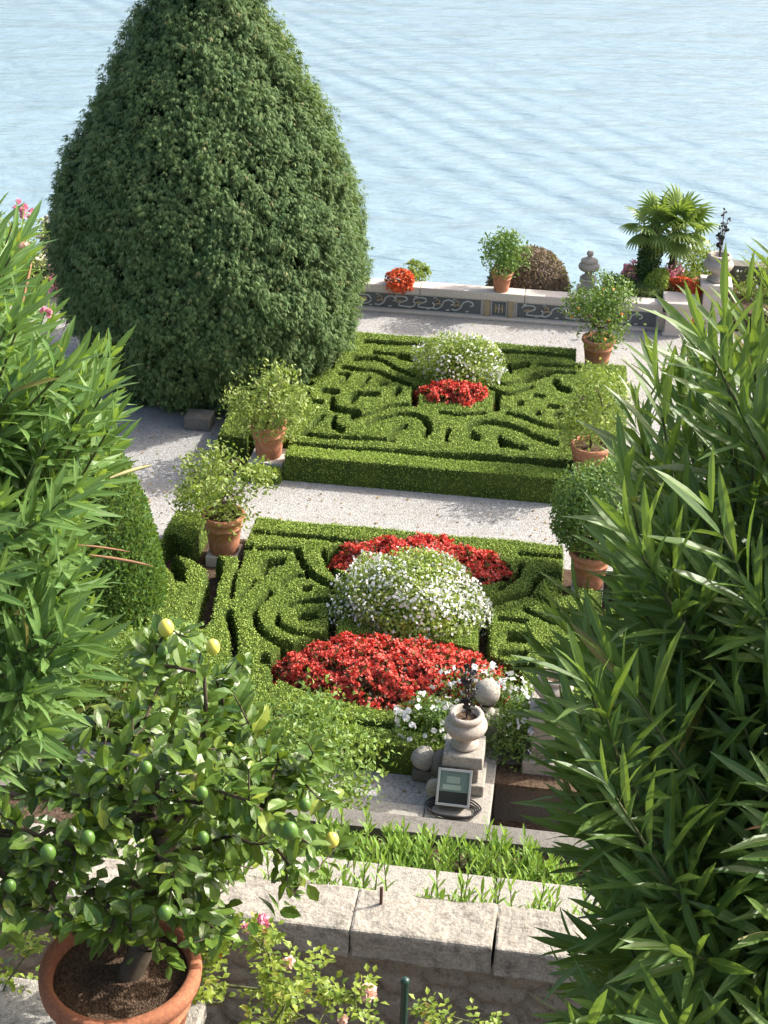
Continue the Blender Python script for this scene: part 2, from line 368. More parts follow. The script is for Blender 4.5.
def hedge_field(name, label, x0, x1, y0, y1, h, slits, holes, cut, g=.03, leaves=110000, group=None, ky=.5):
    nx = int((x1-x0)/g); ny = int((y1-y0)/g)
    X, Y = np.meshgrid(np.linspace(x0, x1, nx), np.linspace(y0, y1, ny), indexing='ij')
    W = .012*np.sin(X*9+Y*4)+.01*np.sin(Y*13-X*5)
    solid = np.ones_like(X)
    sd = np.full(X.shape, 1e9)
    for poly, w in slits: sd = np.minimum(sd, segdist(X, Y*ky, [(a, b*ky) for a, b in smooth_poly(poly)])-w/2)
    for (hx, hy, rx, ry) in holes: sd = np.minimum(sd, (np.hypot((X-hx)/rx, (Y-hy)/ry)-1)*min(rx, ry))
    edge = np.minimum(np.minimum(X-x0, x1-X), np.minimum(Y-y0, y1-Y))
    sd = sd+W*.25; sd = np.minimum(sd, edge+np.clip(W, -.02, 0)*.3-.012)
    for c in cut: sd = np.minimum(sd, c(X, Y))
    prof = np.clip((sd+.004)/.010, 0, 1)
    top = h+.012*np.sin(X*3.1+1)*np.sin(Y*2.7)+RNG.normal(size=X.shape)*.008-.02*np.exp(-np.clip(sd, 0, 9)/.02)
    Z = np.where(prof > 0, .0+top*prof, 0)
    V = np.stack([X+RNG.normal(size=X.shape)*.005, Y+RNG.normal(size=X.shape)*.005, Z], -1).reshape(-1, 3)
    i, j = np.meshgrid(np.arange(nx-1), np.arange(ny-1), indexing='ij'); a = i*ny+j
    Fc = np.stack([a, a+ny, a+ny+1, a+1], -1).reshape(-1, 4)
    zf = Z.reshape(-1)[Fc]; keep = zf.max(1) > .05
    Fk = Fc[keep]; mb = MB(); mb.add(V, Fk, 0, None, None, True)
    # leaves by surface area, thinned on the sides: bare dark mass imitates their shade
    tri = V[Fk]; ar = np.linalg.norm(np.cross(tri[:, 2]-tri[:, 0], tri[:, 3]-tri[:, 1]), axis=1)/2
    nn = nrm(np.cross(tri[:, 2]-tri[:, 0], tri[:, 3]-tri[:, 1])); nn[nn[:, 2] < 0] *= -1
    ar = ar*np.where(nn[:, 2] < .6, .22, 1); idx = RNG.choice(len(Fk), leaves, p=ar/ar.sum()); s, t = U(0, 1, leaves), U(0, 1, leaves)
    q = tri[idx]; P = (q[:, 0]*((1-s)*(1-t))[:, None]+q[:, 1]*(s*(1-t))[:, None]+q[:, 2]*(s*t)[:, None]+q[:, 3]*((1-s)*t)[:, None])
    Nn = nrm(nn[idx]+.95*rdir(leaves)); D = nrm(np.cross(Nn, rdir(leaves))+nn[idx]*U(.1, .8, leaves)[:, None])
    P = P+nn[idx]*U(-.01, .022, leaves)[:, None]
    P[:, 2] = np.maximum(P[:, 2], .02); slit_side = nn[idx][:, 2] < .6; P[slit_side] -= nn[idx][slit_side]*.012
    pat = .5+.5*np.sin(P[:, 0]*1.7+2)*np.sin(P[:, 1]*2.3); r = np.clip(U(0, 1, leaves)*.75+.2*pat, 0, 1)
    inst(mb, QUAD, P, D, Nn, U(.016, .029, leaves), 1, r)
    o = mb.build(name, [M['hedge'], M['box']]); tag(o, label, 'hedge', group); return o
def mir(poly, c=-2.12): return [(2*c-x, y) for x, y in poly]
def cuts(tab, ox, oy, k, z=.42): return [(pxpts(p, ox, oy, k, z), max(t, .052)+.022) for p, t in tab]
NLT = [([(75, 85), (130, 110), (190, 130), (250, 180), (235, 240), (215, 320), (205, 380)], .21), ([(40, 130), (100, 175), (115, 215), (105, 310)], .15),
  ([(352, 112), (345, 170), (328, 205), (312, 295)], .06), ([(300, 360), (320, 430), (325, 520), (338, 590)], .085), ([(437, 200), (447, 170), (505, 162)], .12), ([(330, 112), (385, 103)], .08),
  ([(565, 118), (590, 170), (630, 215), (700, 255), (715, 290)], .075), ([(714, 285), (706, 360), (695, 450)], .11), ([(665, 118), (685, 170), (720, 210), (768, 240)], .075), ([(400, 45), (560, 60), (768, 80), (900, 92)], .045),
  ([(510, 240), (560, 215), (610, 215)], .035), ([(350, 290), (400, 235)], .025), ([(460, 280), (410, 330), (405, 380), (430, 430), (490, 470), (560, 485)], .075), ([(540, 325), (600, 310), (692, 310)], .045),
  ([(590, 262), (612, 262)], .07), ([(585, 370), (628, 370)], .10), ([(490, 365), (495, 400), (560, 430), (690, 440)], .055), ([(435, 525), (480, 560), (480, 610)], .10), ([(480, 600), (560, 545)], .07), ([(415, 108), (560, 114)], .03)]
NRT = [([(255, 95), (400, 105), (560, 120)], .05), ([(260, 160), (235, 210), (155, 268)], .07), ([(520, 218), (400, 205), (340, 240), (300, 295), (200, 325), (110, 360), (80, 410)], .075), ([(76, 405), (70, 610)], .15),
  ([(280, 380), (340, 410), (430, 445)], .05), ([(205, 520), (290, 525)], .13), ([(150, 430), (285, 440)], .03), ([(150, 602), (285, 606)], .035), ([(240, 665), (315, 672)], .09), ([(460, 280), (525, 290)], .11), ([(330, 310), (440, 372), (540, 390)], .05)]
slN = [(p, max(t-.016, .045)) for p, t in cuts(NLT, 150, 520, 3.84)+cuts(NRT, 470, 535, 5.12)]
slN += [(mir(p), t) for p, t in cuts(NLT[:2], 150, 520, 3.84)]+[([(-6.3, 15.2), (1.3, 15.2)], .05)]
hN = []
def ell(cx, cy, rx, ry): return lambda X, Y: (np.hypot((X-cx)/rx, (Y-cy)/ry)-1)*min(rx, ry)
def rect_out(x0, x1, y0, y1): return lambda X, Y: np.maximum(np.maximum(x0-X, X-x1), np.maximum(y0-Y, Y-y1))
FLT_ = [([(385, 30), (500, 38), (720, 56)], .07), ([(430, 85), (530, 100), (620, 128)], .06), ([(560, 108), (630, 122)], .12), ([(330, 118), (400, 115), (480, 135), (530, 165), (620, 200), (700, 218)], .06), ([(332, 120), (430, 118)], .11),
  ([(270, 165), (350, 180), (430, 185), (520, 220), (620, 255)], .065), ([(365, 255), (400, 225)], .08), ([(465, 256), (492, 250)], .05), ([(535, 305), (555, 285)], .12), ([(640, 275), (640, 338)], .12), ([(312, 335), (320, 300), (380, 298), (450, 302)], .08), ([(318, 330), (332, 318)], .13),
  ([(215, 330), (225, 375), (290, 390), (345, 397), (320, 425)], .10), ([(225, 428), (225, 465), (268, 486)], .09), ([(340, 420), (420, 400), (480, 375), (560, 360), (645, 358)], .045), ([(390, 455), (470, 425), (560, 402)], .045), ([(560, 402), (640, 410), (690, 430)], .06), ([(690, 430), (715, 475), (692, 510)], .10),
  ([(592, 465), (545, 490), (508, 532)], .08), ([(65, 505), (105, 478), (165, 418)], .065), ([(65, 505), (200, 520), (430, 530), (530, 540)], .04), ([(0, 560), (200, 575), (400, 592), (560, 600), (768, 612)], .075),
  ([(210, 110), (220, 160)], .07), ([(70, 180), (130, 180)], .09), ([(262, 245), (300, 205), (250, 198)], .05), ([(170, 285), (240, 290)], .09), ([(60, 240), (112, 250)], .07), ([(90, 300), (100, 330), (165, 345)], .07)]
FRT_ = [([(300, 80), (500, 95), (740, 118)], .07), ([(352, 155), (365, 188)], .07), ([(360, 165), (450, 154)], .10), ([(500, 155), (710, 160)], .04), ([(260, 230), (330, 250), (400, 235), (470, 205), (560, 190), (690, 195)], .045), ([(420, 238), (500, 215), (560, 200)], .08),
  ([(250, 268), (330, 300), (400, 290), (470, 265)], .04), ([(292, 310), (290, 375)], .12), ([(405, 350), (420, 348)], .09), ([(498, 400), (508, 398)], .08), ([(598, 410), (615, 408)], .10), ([(485, 310), (525, 312)], .06), ([(555, 365), (635, 366)], .055), ([(590, 240), (612, 270), (655, 285)], .11),
  ([(340, 400), (430, 425), (520, 455), (615, 470)], .05), ([(540, 464), (615, 476)], .07), ([(160, 522), (150, 480), (200, 450), (320, 455), (420, 485), (500, 525), (592, 557)], .075), ([(158, 510), (195, 526)], .10), ([(305, 525), (320, 560)], .09), ([(318, 560), (440, 576)], .07), ([(322, 538), (375, 562)], .07),
  ([(42, 490), (35, 535)], .07), ([(650, 552), (705, 535)], .12), ([(0, 612), (200, 622), (400, 640), (690, 658)], .075), ([(0, 395), (100, 405), (225, 400)], .035)]
slF = [(p, max(t-.012, .05)) for p, t in cuts(FLT_, 290, 335, 5.12)+cuts(FRT_, 440, 335, 5.12)]; hF = []
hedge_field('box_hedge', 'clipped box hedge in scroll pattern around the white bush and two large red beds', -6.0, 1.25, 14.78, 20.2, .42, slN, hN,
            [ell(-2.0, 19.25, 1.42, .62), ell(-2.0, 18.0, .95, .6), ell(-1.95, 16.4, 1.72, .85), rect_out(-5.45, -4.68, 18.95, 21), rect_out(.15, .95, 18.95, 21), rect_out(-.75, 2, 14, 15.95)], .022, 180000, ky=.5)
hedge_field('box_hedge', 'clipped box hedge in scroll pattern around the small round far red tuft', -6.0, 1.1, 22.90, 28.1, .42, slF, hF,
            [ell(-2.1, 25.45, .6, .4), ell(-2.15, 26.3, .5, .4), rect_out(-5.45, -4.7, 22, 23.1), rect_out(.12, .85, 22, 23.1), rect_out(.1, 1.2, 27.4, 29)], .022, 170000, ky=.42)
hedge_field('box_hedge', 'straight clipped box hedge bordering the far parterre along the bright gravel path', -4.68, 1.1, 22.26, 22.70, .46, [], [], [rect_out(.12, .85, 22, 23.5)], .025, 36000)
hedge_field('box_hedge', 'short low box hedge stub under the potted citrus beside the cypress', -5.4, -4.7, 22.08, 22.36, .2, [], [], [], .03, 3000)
tag(LEAVES.build('fallen_leaves', M['dryleaf']), 'dry fallen leaves scattered on the pale gravel paths', 'leaves', None, 'stuff')
# ------------------------------------------------------------------ far wall with inlaid panels
FW = thing('mosaic_wall', 'low pale stone wall with dark inlaid scroll panels along the lake', 'wall', (-5, 30.55, 0))
mb = MB(); box(mb, -16, 1.55, 30.45, 30.72, 0, .42); box(mb, 1.551, 1.93, 30.45, 30.72, 0, .42); mb.build('wall_body', M['stone_far'], FW)
mb = MB(); xs = [-16, -13.2, -10.6, -8, -5.6, -3.35, -1.1, 1.84]
for a, b_ in zip(xs[:-1], xs[1:]): box(mb, a+.004, b_-.004, 30.385, 30.78, .423, .60)
mb.build('coping', M['stone_far'], FW, .02)
mb = MB(); box(mb, -16, 1.5, 30.30, 30.445, 0, .055); mb.build('base_moulding', M['stone_far'], FW, .012)
def panel(x0, x1, motifs, nm='inlaid_panel'):
    mb = MB(); box(mb, x0, x1, 30.425, 30.447, .075, .40); p = mb.build(nm, M['slate'], FW)
    mb = MB(); y = 30.424
    for pts, w, mt in motifs:
        P = np.array([[a, y, b] for a, b in smooth_poly(pts, 6)]); tube(mb, P, w, 6, mt)
    mb.build('scroll_inlay', [M['inlay'], M['tan']], p)
    mb = MB()
    for (a, b, c, d) in [(x0-.02, x1+.02, .402, .418), (x0-.02, x1+.02, .057, .073), (x0-.02, x0-.002, .075, .40), (x1+.002, x1+.02, .075, .40)]: box(mb, a, b, 30.415, 30.446, c, d)
    mb.build('panel_border', M['inlay'], p)
def motifs(x0, x1, seed):
    r = random.Random(seed); out = []; x = x0+.1
    while x < x1-.5:
        out += [([(x+.05, .22), (x+.12, .25), (x+.2, .23)], .022, 1), ([(x+.3, .11), (x+.38, .12)], .018, 0), ([(x+.02, .37), (x+.1, .375)], .013, 0)]
        k = r.randrange(3)
        if k == 0:
            out += [([(x, .14), (x+.1, .13), (x+.2, .2), (x+.24, .3), (x+.34, .35), (x+.44, .32), (x+.46, .26), (x+.4, .24)], .019, 0), ([(x+.05, .3), (x+.12, .34), (x+.16, .28)], .016, 1)]; x += .42
        elif k == 1:
            out += [([(x, .3), (x+.08, .35), (x+.24, .35), (x+.28, .28), (x+.12, .2), (x+.14, .14), (x+.4, .14), (x+.46, .2), (x+.42, .27)], .018, 0)]; x += .42
        else:
            out += [([(x, .24), (x+.08, .33), (x+.26, .33), (x+.34, .24), (x+.26, .15), (x+.08, .15), (x, .24)], .019, 0), ([(x+.1, .24), (x+.17, .28), (x+.24, .24), (x+.17, .2), (x+.1, .24)], .036, 1)]; x += .42
    return out
px = [(-13.9, -11.2), (-10.9, -8.2), (-7.9, -4.95), (-4.85, -2.02), (-1.24, 1.72)]
for i, (a, b_) in enumerate(px): panel(a, b_, motifs(a, b_, 3+i))
panel(-1.78, -1.48, [([(-1.7, .15), (-1.7, .33)], .02, 1), ([(-1.56, .15), (-1.56, .33)], .02, 1), ([(-1.7, .24), (-1.56, .24)], .02, 1), ([(-1.63, .14), (-1.63, .34)], .014, 0)])
mb = MB(); box(mb, -1.93, -1.83, 30.39, 30.444, .057, .42); box(mb, -1.43, -1.33, 30.39, 30.444, .057, .42); mb.build('pilaster', M['tan'], FW, .008)
# pier at the end of the wall
PR = thing('stone_pier', 'square pale stone pier closing the right end of the inlaid wall', 'pier', (1.9, 30.4, 0))
mb = MB(); box(mb, 1.9, 2.44, 30.2, 30.75, 0, .64); mb.build('shaft', M['stone_far'], PR, .015)
mb = MB(); box(mb, 1.86, 2.48, 30.15, 30.8, 0, .07); mb.build('base', M['stone_far'], PR, .012)
mb = MB(); box(mb, 1.82, 2.52, 30.1, 30.84, .643, .76); mb.build('cap', M['stone_far'], PR, .025)

# ------------------------------------------------------------------ urns
def urn_profile(s=1.0, fin=False):
    p = [(.0, 0), (.15, 0), (.17, .02), (.17, .05), (.11, .08), (.085, .12), (.10, .16), (.15, .18), (.235, .23), (.262, .29), (.255, .34), (.215, .385), (.19, .40), (.205, .42), (.215, .45), (.195, .48)]
    if fin: p += [(.15, .50), (.09, .52), (.06, .55), (.05, .57)]
    else: p += [(.16, .485), (.145, .46), (.135, .38), (.0, .36)]
    return [(r*s, z*s) for r, z in p]
def urn(name, label, loc, s=1.0, fin=False, ped=(), mat='urn', seed=0):
    x, y, z = loc; T = thing(name, label, 'urn', (x, y, z))
    mb = MB(); lathe(mb, urn_profile(s, fin), (x, y, z), 48, 0, .006); mb.build('urn_body', M[mat], T)
    if fin: mb = MB(); sphere(mb, (x, y, z+.63*s), .085*s, 0, 14, 20, .03); mb.build('finial_ball', M[mat], T)
    else: mb = MB(); lathe(mb, [(.0, .0), (.137*s, .0)], (x, y, z+.40*s), 24); mb.build('soil', M['soil'], T)
    return T
def pedestal(label, x, y, z, blocks, mat='stone', rz=0.0):
    T = thing('pedestal', label, 'pedestal', (x, y, z)); zz = z
    for nm, w, d, h, tp in blocks:
        mb = MB(); box(mb, x-w/2, x+w/2, y-d/2, y+d/2, zz, zz+h, 0, rz, tp); mb.build(nm, M[mat], T, .018); zz += h+.0015
    return zz
# near urn on stepped pedestal
q = at(458, 800, .12); UX, UY = -.86, 14.62
top = pedestal('stepped white stone pedestal behind the floodlight under the stone urn', UX, UY, .12, [('plinth', .56, .5, .16, 0), ('die', .40, .40, .24, 0), ('cap', .50, .50, .17, .04)], 'stone')
NU = urn('stone_urn', 'grey brown stone bowl urn on the stepped pedestal behind the floodlight', (UX, UY, top), 1.0)
NUTOP = top
# floodlight
FLT = thing('floodlight', 'square silver floodlight with glass front lying on black cable coil on the wall', 'floodlight', (UX, 14.1, .12))
def tilt(mb, cx, cy, cz, ang):
    a = math.radians(ang); c, s_ = math.cos(a), math.sin(a)
    mb.ch = [(np.stack([v[:, 0]+cx, v[:, 1]*c-v[:, 2]*s_+cy, v[:, 1]*s_+v[:, 2]*c+cz], 1), f, m, uv, r, sm) for v, f, m, uv, r, sm in mb.ch]; return mb
FC = (-.93, 14.15, .40); TA = 55     # local: x right, y up the face, z out of the face
w, h = .205, .222
mb = MB(); box(mb, -w, w, -h, -h+.03, -.02, .03); box(mb, -w, w, h-.03, h, -.02, .03); box(mb, -w, -w+.03, -h+.031, h-.031, -.02, .03); box(mb, w-.03, w, -h+.031, h-.031, -.02, .03)
tilt(mb, *FC, TA).build('front_frame', M['alu'], FLT, .005)
mb = MB(); box(mb, -w+.01, w-.01, -h+.01, h-.01, -.15, -.022, 0); tilt(mb, *FC, TA).build('housing', M['blackc'], FLT, .02)
mb = MB(); box(mb, -w+.032, w-.032, -h+.17, h-.032, -.018, -.012); tilt(mb, *FC, TA).build('reflector', M['reflector'], FLT)
mb = MB(); box(mb, -w+.032, w-.032, -h+.031, -h+.165, -.018, -.010); tilt(mb, *FC, TA).build('lower_reflector', M['blackc'], FLT)
mb = MB(); box(mb, -w+.07, w-.12, -.03, .03, -.010, .004); box(mb, -w+.11, w-.14, .05, .13, -.010, -.004); tilt(mb, *FC, TA).build('lamp_tube', M['cream'], FLT, .004)
mb = MB(); box(mb, -w+.031, w-.031, -h+.031, h-.031, .012, .016); tilt(mb, *FC, TA).build('glass', M['glass'], FLT)
mb = MB()
for k in range(4):
    a = np.linspace(0, 2*PI, 40); r = .24+.02*k
    tube(mb, np.stack([UX-.06+r*np.cos(a)*1.12, 14.05+r*.62*np.sin(a), .135+.02*k+.006*np.sin(5*a+k)], 1), .011, 6)
tag(mb.build('power_cable', M['blackc']), 'black power cable coiled flat beneath the silver floodlight', 'cable')
# low front wall
LW = thing('low_wall', 'low pale stone wall corner carrying the floodlight at the gravel edge', 'wall', (-1, 14, 0))
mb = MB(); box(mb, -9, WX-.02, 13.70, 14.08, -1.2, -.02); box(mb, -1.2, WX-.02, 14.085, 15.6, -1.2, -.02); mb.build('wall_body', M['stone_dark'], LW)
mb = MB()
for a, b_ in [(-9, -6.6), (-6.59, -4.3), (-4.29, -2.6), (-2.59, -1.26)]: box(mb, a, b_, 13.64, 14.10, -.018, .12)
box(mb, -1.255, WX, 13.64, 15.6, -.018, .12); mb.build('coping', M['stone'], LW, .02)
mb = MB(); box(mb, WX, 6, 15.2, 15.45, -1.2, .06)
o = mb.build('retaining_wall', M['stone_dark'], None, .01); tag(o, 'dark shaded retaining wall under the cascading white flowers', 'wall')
# loose stones left of the pedestal
def pxz(x, y, z): return at(x, y, z)
SBT = thing('stone_ball_finial', 'whitish round stone ball standing left of the urn pedestal', 'finial', tuple(at(424, 775, 0)))
c = at(424, 758, .3); mb = MB(); sphere(mb, c, .16, 0, 18, 24, .06, None, (1, 1, .95)); mb.build('ball', M['stone'], SBT)
mb = MB(); box(mb, c[0]-.13, c[0]+.13, c[1]-.12, c[1]+.12, .02, c[2]-.13); mb.build('base', M['stone_dark'], SBT, .02)
c = at(441, 765, .25); mb = MB(); sphere(mb, c, .15, 0, 18, 24, .07, None, (.9, .9, 1.5)); tag(mb.build('boulder', M['stone_dark']), 'grey upright boulder between the whitish ball and the urn pedestal', 'rock')
c = at(436, 790, .2); mb = MB(); sphere(mb, c, .15, 0, 18, 24, .12, None, (.85, .6, 1.1)); tag(mb.build('boulder', M['stone']), 'pale rough rock leaning at the left side of the floodlight', 'rock')
# ball finial behind the urn
c = at(487, 692, .85); GB = thing('stone_ball_finial', 'pale round stone ball behind the near urn with a dark plant in front', 'finial', (c[0], c[1], 0))
mb = MB(); sphere(mb, c, .17, 0, 20, 28, .05); mb.build('ball', M['stone'], GB)
mb = MB(); box(mb, c[0]-.17, c[0]+.17, c[1]-.17, c[1]+.17, .0, .5); lathe(mb, [(.14, .5), (.15, .53), (.08, .57), (.07, .64), (.1, .68)], (c[0], c[1], 0), 24); mb.build('base', M['stone'], GB, .015)
# second near urn to the right
c = at(553, 690, 1.12); p2 = pedestal('pale pedestal under the stone urn half hidden by the right oleander', c[0], c[1], .0, [('plinth', .6, .6, .2, 0), ('die', .42, .42, .55, 0), ('cap', .54, .54, .14, .04)], 'stone')
urn('stone_urn', 'pale stone urn half hidden behind the right oleander leaves', (c[0], c[1], p2), .95, mat='urn')
# lake side urns
c = atY(587, 288, 31.5); pA = pedestal('slim pinkish pedestal behind the wall under the ball topped urn', c[0], 31.5, -.0, [('plinth', .46, .46, .45, 0), ('die', .30, .30, .18, 0), ('cap', .36, .36, .05, 0)], 'stone_far')
urn('stone_urn', 'stone urn with ball on top standing against the lake', (c[0], 31.5, pA), .88, True, mat='urn')
c = atY(716, 283, 30.9); pB = pedestal('tall square pale pedestal right of the palms', c[0], 30.9, 0, [('base', .62, .62, .14, 0), ('die', .50, .50, .78, 0), ('cap', .66, .66, .12, 0)], 'stone_far')
urn('stone_urn', 'large open stone urn with tall dark plant right of the palms', (c[0], 30.9, pB), 1.2, mat='urn'); UBX, UBZ = c[0], pB+.48
c = atY(48, 236, 31.5); pC = pedestal('pale pedestal at the lake edge left of the cypress', c[0], 31.5, 0, [('die', .3, .3, .75, 0), ('cap', .4, .4, .08, 0)], 'stone_far')
urn('stone_urn', 'pale stone finial urn against the water at the left edge of the cypress', (c[0], 31.5, pC), .6, True, mat='stone')
c = atY(748, 262, 33.0); mb = MB(); box(mb, c[0]-.6, c[0]+6, 32.6, 32.9, .42, c[2]-.09); box(mb, c[0]-.65, c[0]+6, 32.55, 32.95, c[2]-.088, c[2]+.05)
tag(mb.build('parapet', M['stone_dark'], None, .015), 'dark weathered parapet at the lake edge beyond the large urn', 'wall')

# dark leaved stems in the urns
def darkplant(label, base, height, n=46, sc=.06, seed=0, name='dark_leaved_plant'):
    T = thing(name, label, 'plant', tuple(base)); mb = MB(); P = []; tops = []
    for k in range(4):
        a = U(0, 6.28); t = np.linspace(0, 1, 9)[:, None]; hh = height*(1-.18*k)
        pth = np.array(base)+np.hstack([.10*np.cos(a)*t**1.3, .10*np.sin(a)*t**1.3, hh*t]); tube(mb, pth, .007, 5); P.append(pth)
    mb.build('stem', M['dark'], T); mb = MB()
    pts = np.vstack([p[RNG.integers(3, 9, n//4)] for p in P])+rdir(len(P)*(n//4))*.05
    inst(mb, PEN, pts, rdir(len(pts)), rdir(len(pts)), U(sc*.7, sc*1.3, len(pts)))
    mb.build('foliage', M['dark'], T)
darkplant('thin dark plum plant rising from the near stone urn', (UX, UY, NUTOP+.38), .95, 60, .075)
darkplant('tall dark plant with small round leaves in the large lakeside urn', (UBX, 30.9, UBZ), 1.0, 90, .07)

# ------------------------------------------------------------------ near walls
def wall_face(mb, x0, x1, y, z0, z1, g=.03, amp=.05):
    nx = int((x1-x0)/g); nz = max(2, int((z1-z0)/g)); X, Z = np.meshgrid(np.linspace(x0, x1, nx), np.linspace(z0, z1, nz), indexing='ij')
    pts = np.stack([U(x0, x1, int((x1-x0)*(z1-z0)*26)), U(z0, z1, int((x1-x0)*(z1-z0)*26))], 1)
    d1 = np.full(X.shape, 9.); d2 = np.full(X.shape, 9.)
    for a, b in pts:
        d = np.hypot((X-a)*.75, (Z-b)*1.25); n1 = d < d1; d2 = np.where(n1, d1, np.minimum(d2, d)); d1 = np.where(n1, d, d1)
    Yv = y-amp*np.clip((d2-d1)/.05, 0, 1)+RNG.normal(size=X.shape)*.004
    V = np.stack([X, Yv, Z], -1).reshape(-1, 3); i, j = np.meshgrid(np.arange(nx-1), np.arange(nz-1), indexing='ij'); a = i*nz+j
    mb.add(V, np.stack([a, a+nz, a+nz+1, a+1], -1).reshape(-1, 4), 0, None, None, True)
ZN = 5.63
pf = at(350, 930, ZN); YN0 = pf[1]; YN1 = YN0+.36
NW = thing('parapet_wall', 'near rubble stone wall with broad sunlit pale coping behind the roses', 'wall', (-1, YN0, 4.6))
mb = MB(); box(mb, -5, 3.5, YN0+.12, YN1-.03, 4.3, ZN-.24); wall_face(mb, -4.2, 2.2, YN0+.115, 4.55, ZN-.235); mb.build('rubble_core', M['rubble'], NW)
xj = [float(at(x, 915, ZN)[0]) for x in (353, 497)]
mb = MB(); js = [xj[0]-4.0, xj[0]-3.0, xj[0]-1.98, xj[0]-1.02, xj[0], xj[1], xj[1]+.95, xj[1]+1.9]
for i, (a, b_) in enumerate(zip(js[:-1], js[1:])): box(mb, a+.001, b_-.001, YN0-.004*(i % 3), YN1, ZN-.225, ZN-.004*(i % 2))
CP = mb.build('coping', M['stone_near'], NW, .018)
md = CP.modifiers.new('cut', 'SUBSURF'); md.subdivision_type = 'SIMPLE'; md.levels = md.render_levels = 5
for nm_, sz_, st_ in (('worn', .35, .045), ('pitted', .07, .014)):
    tx_ = bpy.data.textures.new(nm_, 'CLOUDS'); tx_.noise_scale = sz_; dm = CP.modifiers.new(nm_, 'DISPLACE'); dm.texture = tx_; dm.strength = st_; dm.mid_level = .5; dm.texture_coords = 'LOCAL'
mb = MB(); wall = at(350, 889, 4.36); Y20 = wall[1]
box(mb, -9, 3.5, Y20+.03, Y20+.26, 3.2, 4.2)
SW = thing('planter_wall', 'narrow stone wall between the two strips of fresh green shoots', 'wall', (-1, Y20, 3.6))
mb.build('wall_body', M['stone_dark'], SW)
mb = MB(); x_ = -9
for i, L in enumerate([1.1]*12): box(mb, x_+.004, x_+L-.004, Y20, Y20+.31, 4.205, 4.36-.003*(i % 2)); x_ += L
mb.build('coping', M['stone'], SW, .018)
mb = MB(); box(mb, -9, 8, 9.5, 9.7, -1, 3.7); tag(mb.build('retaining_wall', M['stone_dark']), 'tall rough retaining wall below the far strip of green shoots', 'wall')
p = at(381, 905, ZN); mb = MB(); tube(mb, [p+[0, 0, -.02], p+[0, 0, .14]], .010, 8, cap=True); tag(mb.build('iron_stub', M['iron'], None), 'short rusty iron stub standing in the near coping', 'rod')
p = atD(405, 983, 7.2); mb = MB(); tube(mb, [[p[0], p[1], 4.55], [p[0], p[1], p[2]]], .018, 14)
T = thing('garden_post', 'thin dark green metal post in front of the near wall', 'post', (p[0], p[1], 4.6)); mb.build('pole', M['greenpost'], T)
mb = MB(); lathe(mb, [(.018, -.01), (.022, 0), (.022, .02), (.013, .03), (0.001, .032)], p, 16); mb.build('cap', M['greenpost'], T)
# block under near pot
zr = 7.48; rp = atD(120, 965, 6.0); zr = rp[2]; ph = .56
mb = MB(); box(mb, rp[0]-2.5, rp[0]+.18, rp[1]-.5, rp[1]+.33, 4.55, zr-ph-.10)
PW = thing('pot_wall', 'stone wall stub carrying the large terracotta pot', 'wall', (rp[0], rp[1], 4.6)); mb.build('wall_body', M['rubble'], PW)
mb = MB(); box(mb, rp[0]-2.5, rp[0]+.24, rp[1]-.55, rp[1]+.38, zr-ph-.098, zr-ph); mb.build('coping', M['stone'], PW, .015)

# ------------------------------------------------------------------ growth of branches
def grow(root, tips, step=.09, rt=.003, k=.55, wig=.012, up=0.0):
    pos = [np.array(p, float) for p in root]; par = [-1]+list(range(len(root)-1)); tipn = []
    tips = np.array(tips, float); o = np.argsort(np.linalg.norm(tips-pos[-1], axis=1))
    dist = [0.0]
    for i in range(1, len(pos)): dist.append(dist[-1]+np.linalg.norm(pos[i]-pos[i-1]))
    for t in tips[o]:
        A = np.array(pos); d = np.linalg.norm(A-t, axis=1); dd = d+k*np.array(dist)*.35
        if len(root) > 2: dd[:len(root)-2] += 10
        b = int(np.argmin(dd)); n = max(1, int(d[b]/step)); p0 = A[b]; pr = b
        for s in range(1, n+1):
            f = s/n; p = p0+(t-p0)*f+np.array([0, 0, up*math.sin(PI*f)*d[b]])+(rdir(1)[0]*wig if s < n else 0)
            pos.append(p); par.append(pr); dist.append(dist[pr]+np.linalg.norm(p-pos[pr])); pr = len(pos)-1
        tipn.append(pr)
    cnt = np.zeros(len(pos))
    for t in tipn:
        q = t
        while q >= 0: cnt[q] += 1; q = par[q]
    P = np.array(pos); par = np.array(par); R = rt*np.maximum(cnt, 1)**.5
    D = nrm(P[tipn]-P[par[tipn]]); return P, par, R, P[tipn], D
def branch_mesh(mb, P, par, R, sides=5, m=0):
    i = np.where(par >= 0)[0]; A = P[par[i]]; B = P[i]; T = nrm(B-A); ref = np.where(abs(T[:, 2:3]) > .9, [[1., 0, 0]], [[0, 0, 1.]])
    X = nrm(np.cross(T, ref)); Yv = np.cross(T, X); a = np.arange(sides)*2*PI/sides
    ra = np.minimum(R[par[i]], R[i]*1.5)
    c = np.cos(a)[None, :, None]*X[:, None]+np.sin(a)[None, :, None]*Yv[:, None]
    V = np.concatenate([A[:, None]+c*ra[:, None, None], B[:, None]+c*R[i][:, None, None]], 1)
    j = np.arange(sides); f = np.stack([j, (j+1) % sides, sides+(j+1) % sides, sides+j], 1)
    mb.add(V.reshape(-1, 3), (f[None]+(np.arange(len(i))*2*sides)[:, None, None]).reshape(-1, 4), m, None, None, True)
